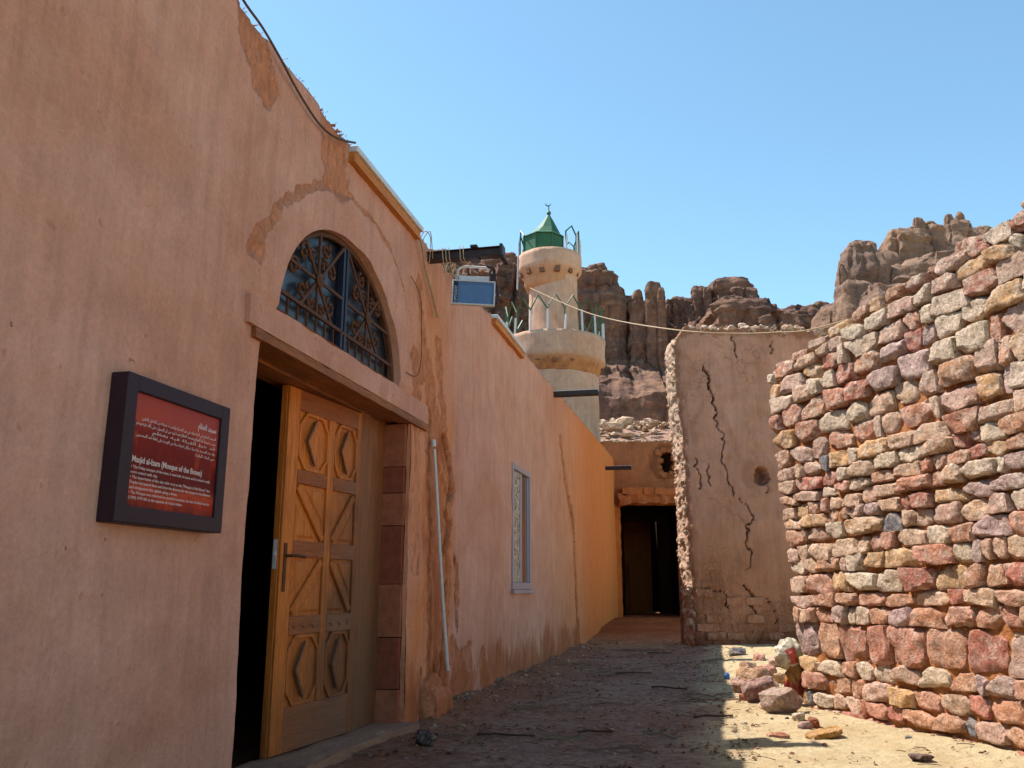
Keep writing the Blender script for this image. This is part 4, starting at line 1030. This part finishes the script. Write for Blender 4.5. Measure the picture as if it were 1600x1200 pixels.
# ------------------------------------------------------------------ leaning mud wall in the middle
WY = 15.5
mw = empty('mud_wall', (3.12, WY, 0)); tag(mw, 'tall cracked brown mud wall with crumbling sunlit left edge, between passage and rubble wall', 'wall')
MCR0 = [([(.42, 5.05), (.50, 4.85), (.50, 4.55), (.60, 4.22)], .028), ([(.62, 3.95), (.70, 3.6), (.66, 3.3), (.78, 2.95), (.84, 2.62)], .011), ([(.62, 4.15), (.62, 3.95)], .012),
       ([(.20, 3.3), (.26, 2.95), (.24, 2.75)], .012), ([(.40, 3.2), (.44, 2.8)], .010), ([(.95, 2.6), (1.15, 2.3), (1.0, 1.9), (1.1, 1.55), (1.0, 1.35)], .009), ([(.95, 1.1), (1.08, .75), (1.12, .55)], .022),
       ([(1.5, 2.95), (1.4, 2.7)], .008), ([(1.25, .95), (1.45, .6), (1.4, .4)], .012), ([(1.0, 5.6), (1.05, 5.2)], .018), ([(1.75, 5.6), (1.7, 5.3)], .02), ([(.2, 1.0), (.55, .98)], .008), ([(.62, .98), (.64, .72)], .01)]
MCR = [(p_, w_*.55) for p_, w_ in MCR0]
MHOLE = (1.36, 3.0, .11, .16)
def mtop(x): return 5.74+.07*ns(x*2.2, 3, 1)+.05*ns(x*7, 3, 1)+.02*ns(x*19, 1, 1)-.12*sstep(.18, 0, x)+.10*sstep(.12, .02, abs(x-.12))
def medge(z): return -.10*sstep(3.2, 5.2, z)+.05*sstep(2, .3, z)+.10*sstep(5.35, 5.75, z)+.035*fbm(0, z*3, 2, 4)+.0*z
def mpoint(x, z):
    o = .03*fbm(x*.9, z*.9, 5, 3)+.016*fbm(x*4, z*4, 7, 5)
    jx = x+.07*ns(x*3, z*6, 1)+.04*ns(x*12, z*14, 1); jz = z+.05*ns(x*8, z*8+5, 2)
    cr = 1
    for pts, w in MCR:
        if min(p[0] for p in pts)-.2 < x < max(p[0] for p in pts)+.2 and min(p[1] for p in pts)-.2 < z < max(p[1] for p in pts)+.2: cr = min(cr, pld((jx, jz), pts)-w*(1+1.3*ns(z*5, 3, 1)))
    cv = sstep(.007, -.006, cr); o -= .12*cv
    h = math.hypot((jx-MHOLE[0])/MHOLE[2], (jz-MHOLE[1])/MHOLE[3]); o -= .35*sstep(1.05, .85, h)
    # eroded brick courses low down
    low = sstep(1.7, .5, z+.45*ns(x*1.4, 3, 3))
    if low > 0:
        cz = (z+.03*ns(x*2.5, z*2, 6))/.145; cxx = (x+.05*ns(x*4, z*6, 2))/.34+(.5 if int(math.floor(cz)) % 2 else 0); fx = abs(cxx-round(cxx))*.34; fzz = abs(cz-round(cz))*.145
        g = min(fx, fzz)+.012*ns(x*9, z*9, 4)
        o += low*(.5+.9*ns(x*2.3, z*2.3, 5))*(-.035*sstep(.018, .004, g)+.018*ns(math.floor(cxx)*3.3, math.floor(cz)*2.1, 1))
    dam = max(sstep(.03, 0, cr)*.35, .22+.35*ns(x*1.2, z*.8, 4)+.25*low)
    dam = max(dam, .7*sstep(5.4, 5.75, z+.1*ns(x*5, 0, 0)), .75*sstep(.16, .0, x+.05*ns(1, z*6, 2)))
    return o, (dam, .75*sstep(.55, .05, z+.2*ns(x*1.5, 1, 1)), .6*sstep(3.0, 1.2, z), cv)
cols = col_positions(0, 3.3, lambda s: .032, [(.15, 1.25, .012)])
vs = []; ms = []; idx = []; rows = 230
for x in cols:
    c_ = []
    for j in range(rows+1):
        z = -.15+(mtop(x)+.15)*j/rows; o_, mk = mpoint(x, z)
        k = max(0, 1-x/.5); e_ = medge(z)*k
        yb = .12*sstep(1.75, 1.95, x)*0
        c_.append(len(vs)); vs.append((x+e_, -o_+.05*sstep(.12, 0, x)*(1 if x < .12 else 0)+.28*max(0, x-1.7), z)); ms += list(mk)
    idx.append(c_)
fs = [(idx[i][j], idx[i+1][j], idx[i+1][j+1], idx[i][j+1]) for i in range(len(cols)-1) for j in range(rows)]
# left end face going back
prev = idx[0]; DEP = .78; nface0 = len(fs)
for k in range(1, 20):
    c_ = []
    for j in range(rows+1):
        z = vs[idx[0][j]][2]; y = DEP*k/19
        ex = vs[idx[0][j]][0]-.05*math.sin(math.pi*k/19)+.045*fbm(y*9, z*9, 3, 4)+.03*ns(y*24, z*24, 8)
        c_.append(len(vs)); vs.append((ex-.02*k/19, y+.05, z+.04*ns(y*8, 0, z) if j == rows else z)); ms += [.1+.2*ns(y*6, z*6, 0), .5*sstep(.4, 0, z), 0, 0]
    fs += [(c_[j], prev[j], prev[j+1], c_[j+1]) for j in range(rows)]; prev = c_
# top and back
nface1 = len(fs)
n0 = len(vs)
for i, x in enumerate(cols):
    tz = vs[idx[i][-1]][2]; vs.append((vs[idx[i][-1]][0], DEP*.5+.28*max(0, x-1.7), tz+.06+.05*ns(x*6, 0, 9))); vs.append((vs[idx[i][-1]][0], DEP+.28*max(0, x-1.7), tz-.03)); vs.append((vs[idx[i][-1]][0]-.03, DEP+.06+.28*max(0, x-1.7), -.1)); ms += [.6, 0, 0, 0]*3
for i in range(len(cols)-1):
    a_, b_ = n0+3*i, n0+3*i+3
    fs += [(idx[i][-1], idx[i+1][-1], b_, a_), (a_, b_, b_+1, a_+1), (a_+1, b_+1, b_+2, a_+2)]
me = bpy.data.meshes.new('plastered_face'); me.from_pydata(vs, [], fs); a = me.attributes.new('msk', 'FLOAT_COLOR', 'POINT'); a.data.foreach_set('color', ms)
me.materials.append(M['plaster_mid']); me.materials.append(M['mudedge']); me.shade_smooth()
for f_ in range(nface0, nface1): me.polygons[f_].material_index = 1
link('plastered_face', me, mw)
# rubble on top
for i in range(26):
    x = .25+i*.105+U(-.04, .04); vs, fs = clod(U(.05, .12), i*2.9, U(.6, .9), 2); mb = MB(); mb.add(vs, fs, tintc(STC[R.choice((0, 1, 1, 6, 4))], .7))
    o = mb.obj('stone', M['stone'], mw, recalc=False); o.location = (x, U(.02, .3)+.28*max(0, x-1.7), mtop(x)+U(.0, .09))
mb = MB()
for i in range(420):
    if i % 2: x = U(.1, 3.0); vs, fs = clod(U(.015, .045), i*1.1, .8, 1); p = Vector((x, U(-.05, .3)+.28*max(0, x-1.7), mtop(x)+U(-.06, .06)))
    else:
        z = U(.5, 5.6); vs, fs = clod(U(.015, .05), i*1.3, .8, 1); p = Vector((medge(z)-.03+U(-.03, .03), U(.02, .75), z))
    mb.add([q+p for q in vs], fs, tintc(S(206, 172, 146), .74))
o = mb.obj('loose_mud', M['stone'], mw, recalc=False); tag(o, kind='stuff')
# quoin stones showing in the lit edge
for z, y in ((.95, .25), (.45, .2), (.62, .5), (1.9, .3), (2.6, .4)):
    vs, fs = clod(U(.08, .12), z*7, .8, 2); mb = MB(); mb.add(vs, fs, tintc(STC[4 if z < 1 else 0], .7)); o = mb.obj('edge_stone', M['mudedge'], mw, recalc=False); o.location = (medge(z)-.01, y, z)
for k in range(7):            # exposed mud bricks at the foot of the face
    for i in range(9):
        if R.random() < .72: continue
        x = .08+i*.345+(.17 if k % 2 else 0); z = .145*k+.01
        if x > 2.6: continue
        mb = MB(); lumpy(mb, x+U(0, .03), x+.31-U(0, .05), -.012-U(0, .02), .03, z+U(0, .012), z+.126, .035, .018, k*9+i)
        o = mb.obj('brick', M['plaster_mid'], mw, smooth=True); o.location = (0, .28*max(0, x-1.7), 0)
        v_ = U(.25, .6); mskset(o, lambda c: (v_, .8*sstep(.5, .0, c.z), .45, 0))

# ------------------------------------------------------------------ rubble stone wall on the right
RX, RY = .276, -.961
rw = empty('rubble_wall', (2.55, 7.90, 0), math.atan2(RY, RX)); tag(rw, 'sunlit dry stone rubble wall of pink and cream blocks on the right', 'wall')
WLEN = 4.3
def rtop(x): return 3.05+.128*x
def warp(x, z):       # courses fan out slightly towards the camera; the far end leans back
    return z*(1+.030*x)
MAPF = lambda x, z: (x*(1+0)-.20*(z/3.2)*max(0, 1-x/2.0), warp(x, z))
def stone_mesh(w, h, d, seed, col, nseg=7, ee=None, amp=1.0, lo=1.10):
    b = bmesh.new(); bmesh.ops.create_cube(b, size=2)
    bmesh.ops.subdivide_edges(b, edges=b.edges[:], cuts=nseg-1, use_grid_fill=True)
    rr = random.Random(seed); e = ee or rr.choice((9, 14, 20, 30))
    cuts = []
    for _ in range(rr.randint(4, 8)):
        n_ = Vector((rr.uniform(-1, 1), rr.uniform(-1.2, .0), rr.uniform(-1, 1))).normalized(); cuts.append((n_, rr.uniform(lo, lo+.36)))
    tx_, tz_ = rr.uniform(-.16, .16), rr.uniform(-.14, .14); sh = rr.uniform(-.12, .12)
    vs = []
    for v in b.verts:
        p = v.co.copy(); k = (abs(p.x)**e+abs(p.y)**e+abs(p.z)**e)**(1/e); q = p/k
        for n_, c_ in cuts:
            m_ = q.dot(n_)-c_
            if m_ > 0: q -= n_*m_*1.0
        q.x *= 1+tx_*q.z; q.z *= 1+tz_*q.x; q.x += sh*q.z
        r = Vector((q.x*w/2, q.y*d/2, q.z*h/2))
        s_ = min(w, h)
        nn_ = fbm(r.x/s_*1.6+seed*.37, r.y/s_*1.6, r.z/s_*1.6, 4)
        r += q.normalized()*s_*.038*amp*nn_+q.normalized()*(.009*ns(r.x*26, r.y*26+seed, r.z*26)+.005*ns(r.x*60, r.y*60+seed, r.z*60))+Vector((0, -1, 0))*.10*s_*ns(r.x*9+seed, seed, r.z*9)
        vs.append(r)
    fs = [tuple(x.index for x in f.verts) for f in b.faces]; b.free()
    mb = MB(); mb.add(vs, fs, col); return mb
stones = []
z = -.10; k = 0
while True:
    x = -.01+U(-.02, .03)
    big = False
    h = U(.095, .165)
    if k == 0: h = .16
    if k in (4,): h = .27; big = True
    if k > 14: h *= U(1.05, 1.25)
    if z > 3.42: break
    h_ = min(h, 3.50-z)
    if h_ < .06: break
    while x < WLEN:
        w = U(.13, .34)*(1.0 if h < .15 else 1.1)
        if big: w = U(.22, .46) if x < 2.6 else w
        hh = h_*U(.82, 1.03)
        if R.random() < .16 and w > .16 and not big:       # tall narrow or split stones
            w = U(.07, .11)
        wav = .018*ns(x*1.3, k*.7, 0)
        stones.append((x+w/2, z+h_/2+wav+U(-.006, .006), w*1.035, hh*1.06, k)); x += w+U(.0, .012)
    z += h_+U(.0, .008); k += 1
# stones that fall inside the frame and are largest become parts, the rest one joined part
def world_r(x, y, z):
    return Vector((2.55+RX*x-RY*y, 7.90+RY*x+RX*y, z))
def proj(p):
    dz = p.z-HC; yy = p.y*CPT+dz*SP; zz_ = -p.y*SP+dz*CPT
    return (800+FP*p.x/yy, 600-FP*zz_/yy, yy) if yy > .2 else (9999, 0, 1)
cand = []
for i, (x, z, w, h, k) in enumerate(stones):
    X, Z = MAPF(x, z); u, v, d = proj(world_r(X, 0, Z)); vis = -40 < u < 1640 and v < 1240
    cand.append((w*h/d/d if vis else -1, i))
cand.sort(reverse=True); parts = set(i for a_, i in cand[:300] if a_ > 0)
rest = MB()
def stonecol(z, x, kk=.86):
    r = R.random()
    if z > 2.2: c = R.choices(STC, (8, 7, 1.8, .4, 1.4, 1.6, 4, .12, 1.0))[0]
    elif z > 1.2: c = R.choices(STC, (4, 6, 4, 1.0, 2.0, 2.0, 3.4, .2, 3.0))[0]
    else: c = R.choices(STC, (2, 4.5, 5, 1.6, 2.4, 2.2, 3.4, .25, 5))[0]
    return tintc(c, kk, .10)
for i, (x, z, w, h, k) in enumerate(stones):
    if z+h/2 > rtop(x)/(1+.03*x)+.03: continue
    X, Z = MAPF(x, z); prou = U(-.022, .022)+.02*ns(x*2, z*2, 0); d = .24
    sm = stone_mesh(w, h*(1+.03*x), d, i*13+5, stonecol(z, x) if k != 4 else tintc(STC[R.choice((2, 4, 8, 3, 6, 2))], .78), 9 if i in parts else 5)
    rot = Euler((U(-.06, .06), U(-.03, .03), U(-.07, .07))); loc = Vector((X, d/2-.03-prou-.02*z/3, Z))
    if i in parts:
        me = sm.mesh('stone', M['stone'], smooth=True, recalc=False); me.set_sharp_from_angle(angle=math.radians(34)); link('stone', me, rw, loc, rot)
    else:
        Rm = rot.to_matrix(); rest.add([Rm @ Vector(p)+loc for p in sm.v], sm.f, sm.c[0])
# loose capping stones on top
x = .12; i = 0
while x < WLEN:
    w = U(.16, .34); h = U(.07, .12); X, Z = x+w/2-.20*max(0, 1-x/2), rtop(x)+.0+U(-.02, .02)
    sm = stone_mesh(w, h, .26, 9000+i, tintc(R.choice((STC[8], STC[5], STC[6], STC[2])), .7), 6)
    me = sm.mesh('cap_stone', M['stone'], smooth=True, recalc=False); link('cap_stone', me, rw, Vector((X, .10, Z+h*.2)), Euler((0, U(-.08, .05), U(-.05, .05)))); x += w+.01; i += 1
for i in range(1100):          # chinking stones and flakes in the joints
    x, z = U(0, WLEN), U(0, 3.15); X, Z = MAPF(x, z); r = U(.010, .030)
    vs, fs = clod(r, i*.77, U(.5, .9), 1); L = Vector((X, U(.01, .05), Z)); kx = U(1, 1.8)
    rest.add([Vector((q.x*kx, q.y, q.z))+L for q in vs], fs, stonecol(z, x))
o = rest.obj('chink_stones', M['stone'], rw, smooth=True, recalc=False); tag(o, kind='stuff')
mb = MB()
def coref(p, n): return Vector((p.x-.20*(p.z/3.2)*max(0, 1-p.x/2.0), p.y, warp(p.x, p.z)*1.0))+Vector((0, .02*fbm(p.x*6, 0, p.z*6, 3)-.006, 0))
lumpy(mb, .07, WLEN, .018, .52, -.1, 2.93, .045, .012, 77, lambda p, n: coref(p, n)+Vector((0, 0, .03*p.x*max(0, p.z)/3)))
mb.obj('earth_core', M['mortar'], rw, smooth=True)
for i in range(18):           # rough end stones on the hidden end and back are joined
    pass
mb = MB()
for k in range(22):
    for (x_, y_) in ((.0, .36), (.03, .50)):
        sm = stone_mesh(U(.16, .24), .14, U(.14, .2), 5000+k*3+int(y_*10), stonecol(k*.15, 0), 5); L = Vector((x_-.20*(k*.145/3.2)+.03, y_, k*.146+.04)); mb.add([Vector(p)+L for p in sm.v], sm.f, sm.c[0])
o = mb.obj('end_stones', M['stone'], rw, smooth=True, recalc=False); tag(o, kind='stuff')

# ------------------------------------------------------------------ boulders, sack, rope, litter
def rock(u, v, r, col, sq, seed, label, name='boulder', rz=0, cat='boulder', dz=0, kx=1.0, group='fallen stones by the wall corner', ee=5):
    p = gnd(u, v, .06); sm = stone_mesh(r*2*kx, r*2*sq, r*1.7, seed, tintc(col, .80), 12, ee, 2.0, .80)
    me = sm.mesh(name, M['stone'], smooth=True, recalc=False)
    o = link(name, me, None, (p.x, p.y, gheight(p.x, p.y)+r*sq*.72+dz), (U(-.2, .2), U(-.2, .2), rz)); tag(o, label, cat, group); return o
rock(1226, 1110, .165, S(206, 168, 150), .66, 74, 'large pale flat topped boulder leaning on the rubble wall corner', rz=.5, kx=1.0)
rock(1187, 1092, .13, S(176, 128, 118), .85, 83, 'dark mauve boulder left of the large pale boulder', rz=-.4)
rock(1160, 1076, .10, S(206, 160, 136), .6, 91, 'small pinkish rock at the left end of the fallen stones', rz=.9)
rock(1176, 1056, .17, S(214, 160, 120), .45, 97, 'low orange rock half buried in sand behind the dark boulder', rz=.3)
rock(1288, 1144, .085, S(222, 168, 104), .35, 101, 'flat yellow ochre slab lying on the sand by the wall foot', rz=.2, kx=1.5)
rock(1272, 1130, .045, S(190, 110, 70), .9, 103, 'small red brown stone behind the ochre slab', rz=.2)
rock(1215, 1142, .045, S(196, 120, 90), .4, 107, 'reddish crumbled stone on the open sand', rz=.2, kx=1.7)
rock(1153, 1026, .11, S(120, 116, 116), .6, 109, 'grey stone at the edge of the shadow by the mud wall', rz=.2)
rock(1158, 1063, .05, S(196, 110, 66), .8, 113, 'small orange brick fragment beside the blue scrap', rz=.2)
rock(664, 1153, .06, S(96, 80, 78), .9, 117, 'dark round stone at the foot of the plaster stump', rz=.2, group=None)
rock(1440, 1176, .05, S(110, 84, 78), .4, 121, 'thin dark flake lying under the rubble wall', rz=.5, kx=1.6)
RL = ['cream loose stone highest on the rubble spill near the shadow edge', 'pink loose stone just behind the crumpled sack', 'orange loose stone between the sack and the mauve boulder', 'beige loose stone touching the top of the mauve boulder',
      'small reddish stone in front of the mauve boulder', 'small tan stone squeezed between the two big boulders', 'ochre loose stone at the foot of the sack', 'tiny pale stone by the base of the wall corner', 'tiny mauve stone next to the red brown one by the wall foot',
      'small beige stone lying right beside the blue scrap', 'pinkish stone at the far back of the rubble spill', 'beige stone leaning behind the sack against the wall corner']
for i, (u, v, r, ci) in enumerate([(1170, 1044, .10, 1), (1196, 1050, .12, 2), (1206, 1068, .09, 8), (1180, 1070, .08, 6), (1165, 1088, .06, 3), (1200, 1100, .07, 1), (1216, 1060, .10, 5), (1247, 1122, .05, 0), (1258, 1134, .045, 4), (1150, 1058, .06, 6), (1188, 1034, .09, 2), (1212, 1040, .10, 6)]):
    rock(u, v, r, STC[ci], .6, 300+i*7, RL[i], name='rubble_stone', rz=i*.7, cat='stone', group='loose rubble stones spilled beside the wall corner')
# crumpled sack wedged against the wall corner
def crumple(rx, ry, rz_, seed, n=4):
    b = bmesh.new(); bmesh.ops.create_icosphere(b, subdivisions=n, radius=1)
    vs = []
    for v in b.verts:
        p = v.co.copy(); d = 1-.30*abs(ns(p.x*1.3+seed, p.y*1.3, p.z*1.3))-.22*abs(ns(p.x*3+seed, p.y*3, p.z*3))+.05*ns(p.x*6, p.y*6, p.z*6+seed)
        vs.append(Vector((p.x*rx*d, p.y*ry*d, p.z*rz_*d)))
    fs = [tuple(q.index for q in f.verts) for f in b.faces]; b.free(); mb = MB(); mb.add(vs, fs); return mb
t = T('printed_sack', .5, .3); v = t.co('Object'); n1 = t.noise(v, 9, 3, .5, .4)
sx = t.n('SeparateXYZ'); t.l(v, sx.inputs[0])
c = t.mix(t.ramp(n1, (.52, 0), (.56, 1)), S(206, 192, 168, .75), S(176, 156, 120, .7))
rd = t.ma('MULTIPLY', t.ma('LESS_THAN', t.ma('ABSOLUTE', t.ma('ADD', sx.outputs[0], .02)), .045), t.ma('LESS_THAN', t.ma('ABSOLUTE', t.ma('ADD', sx.outputs[2], -.02)), .07))
c = t.mix(rd, c, S(186, 84, 72, .75)); gr = t.ramp(t.noise(v, 6, 2, .4, .5), (.6, 0), (.63, 1)); c = t.mix(t.ma('MULTIPLY', gr, .7), c, S(150, 160, 110, .7))
M['bagA'] = t.fin(c, t.bump(t.noise(v, 22, 4), .01, .7))
t = T('yellow_sack', .5, .3); v = t.co('Object'); c = t.mix(t.ramp(t.noise(v, 5, 2, .4, .5), (.5, 0), (.54, 1)), S(176, 120, 52, .7), S(140, 52, 42, .7)); M['bagB'] = t.fin(c, t.bump(t.noise(v, 22, 4), .01, .7))
M['blue'] = flat('blue_plastic', S(70, 130, 200, .8), .4)
gp = world_r(-.16, -.06, -.12)
sk = empty('sack', (gp.x, gp.y, 0)); tag(sk, 'crumpled cream and yellow printed sack stuffed at the rubble wall corner', 'sack')
o = crumple(.15, .13, .15, 3).obj('top_fold', M['bagA'], sk, smooth=True, recalc=False); o.location = (.02, 0, .47); o.rotation_euler = (.2, -.5, .2)
o = crumple(.12, .12, .20, 8).obj('lower_fold', M['bagB'], sk, smooth=True, recalc=False); o.location = (.07, .0, .24); o.rotation_euler = (.1, .15, 0)
p = gnd(1136, 1056, .05); o = crumple(.04, .03, .05, 5, 2).obj('plastic_scrap', M['blue'], None, smooth=True, recalc=False); o.location = (p.x, p.y, gheight(p.x, p.y)+.03); tag(o, 'small blue plastic scrap at the edge of the shadow', 'litter')

# rope from the minaret across to the rubble wall
A = at(828, 450, 25.3); B = world_r(.55, .35, 3.42); mid = []
ctrl = [(828, 450, 25.3), (900, 482, 22.5), (960, 500, 20), (1060, 516, 15.2), (1150, 521, 14.6), (1215, 519, 14.2), (1275, 513, 13.8), (1420, 470, 13)]
mb = MB(); mb.tube(spline([at(*q) for q in ctrl], 8), .012, 6, rf=lambda q: .016-.004*q)
tag(mb.obj('rope', M['rope'], None, smooth=True), 'pale rope slung from the minaret over the mud wall to the rubble wall', 'rope')

# a weathered upright on the mosque roof edge near the floodlight: curled wires
mb = MB()
for i in range(9):
    s = U(6.5, 7.6); z = roofz(s); mb.tube(spline([(s, -.02, z-.05), (s+U(-.05, .1), -.06, z+U(.03, .08)), (s+U(.05, .2), -.08, z+U(-.02, .05)), (s+U(.1, .3), -.05, z-U(.05, .3))]), .004, 5)
tag(wallthing('wire_tangle', mb, 'rope', 'tangle of pale wires on the parapet left of the steel beam', None, smooth=True), kind='stuff')

# litter (stuff)
mb = MB()
for i in range(5200):
    if i % 5: s, o_ = 5.5+12*R.random()**1.4, U(.05, 2.6)
    else: s, o_ = U(4.5, 13), U(2.2, 4.3)
    p = W(s, o_, 0)
    if fbm(p.x*1.1, p.y*1.8, 7, 3) < .06 and R.random() < (.86 if o_ < 2.3 else .95): continue
    h = gheight(p.x, p.y); a_ = U(0, 6.28); L = R.choice((U(.015, .05), U(.02, .04), U(.05, .14))); th = U(.001, .003)
    c = R.random(); d = Vector((math.cos(a_), math.sin(a_), U(-.05, .12)))*L
    col = S(92+60*c, 66+46*c, 50+34*c, .8)
    if R.random() < .6:
        mb.tube([(p.x, p.y, h+.006), (p.x+d.x*.5+U(-.01, .01), p.y+d.y*.5, h+.012+abs(d.z)*.5), (p.x+d.x, p.y+d.y, h+.008+abs(d.z))], th, 3, col)
    else:
        L = min(L, .045); d = d.normalized()*L; w = L*.35; q = Vector((-math.sin(a_), math.cos(a_), U(-.4, .4)))*w
        P = Vector((p.x, p.y, h+.008)); mb.add([P, P+d*.5+q, P+d, P+d*.5-q+Vector((0, 0, .01))], [(0, 1, 2), (0, 2, 3)], col)
for i in range(15):
    s, o_ = 6.0+9.5*R.random()**1.2, U(.25, 2.3); c0 = W(s, o_, 0); a0 = U(-.5, .5); cc = R.random()
    for k in range(20):
        a_ = a0+R.gauss(0, .35); L = U(.06, .26); x = c0.x+R.gauss(0, .16); y = c0.y+R.gauss(0, .10); h = gheight(x, y)
        d = Vector((math.cos(a_)*L, math.sin(a_)*L, 0)); g = gheight(x+d.x, y+d.y)
        mb.tube([(x, y, h+.004), (x+d.x*.5, y+d.y*.5, (h+g)/2+U(.006, .03)), (x+d.x, y+d.y, g+.004)], U(.0015, .004), 3, S(116+50*cc*R.random(), 86+36*cc, 72+24*cc, .8))
tag(mb.obj('dry_litter', M['litter'], None, recalc=False), 'dry twigs, straw and leaf litter scattered over the alley floor', None, None, 'stuff')
mb = MB()
for i in range(900):
    s, o_ = 5+13*R.random()**1.5, U(.02, 5.0)
    if R.random() < .35: o_ = .02+.4*R.random()**2; s = U(6.7, 16)
    p = W(s, o_, 0); r = .006+.022*R.random()**3
    vs, fs = clod(r, i*.9, .7, 1); P = Vector((p.x, p.y, gheight(p.x, p.y)+r*.2))
    mb.add([q+P for q in vs], fs, tintc(R.choice(STC), .66))
tag(mb.obj('pebbles', M['stone'], None, recalc=False), 'small pebbles and plaster crumbs lying on the sand', None, None, 'stuff')
# a few larger sticks, each its own thing
for i, (u, v, L, a_, lab) in enumerate([(790, 1148, .42, -.15, 'long thin stick lying in the near middle of the shaded alley'), (930, 1140, .26, .1, 'short dark stick on the shaded alley floor'), (1115, 1120, .36, .25, 'thin stick lying close to the shadow edge'), (1045, 1075, .4, -.6, 'slender twig in the middle of the alley'), (990, 1052, .45, .1, 'low dark branch piece farther up the alley'), (1030, 1022, .4, -.05, 'pale stick near the foot of the mud wall')]):
    p = gnd(u, v, .02); h = gheight(p.x, p.y)+.02; mb = MB()
    mb.tube([(-L/2, 0, .0), (-L*.2, .012, .008), (L*.1, -.01, .004), (L/2, .014, .0)], .008, 5, S(80, 60, 48, .8)); o = mb.obj('stick', M['litter'], None); o.location = (p.x, p.y, h); o.rotation_euler = (0, 0, a_); tag(o, lab, 'stick', 'sticks on the alley floor')

# parts of plaster without a damage mask get an empty one
for o in COL.objects:
    if o.type == 'MESH' and o.data.materials and o.data.materials[0] and 'plaster' in o.data.materials[0].name and 'msk' not in o.data.attributes:
        k_ = (0, .42, .35, 0) if o.name.startswith('jamb_plaster') else (0, 0, 0, 0)
        a = o.data.attributes.new('msk', 'FLOAT_COLOR', 'POINT'); a.data.foreach_set('color', [x for v in o.data.vertices for x in k_])
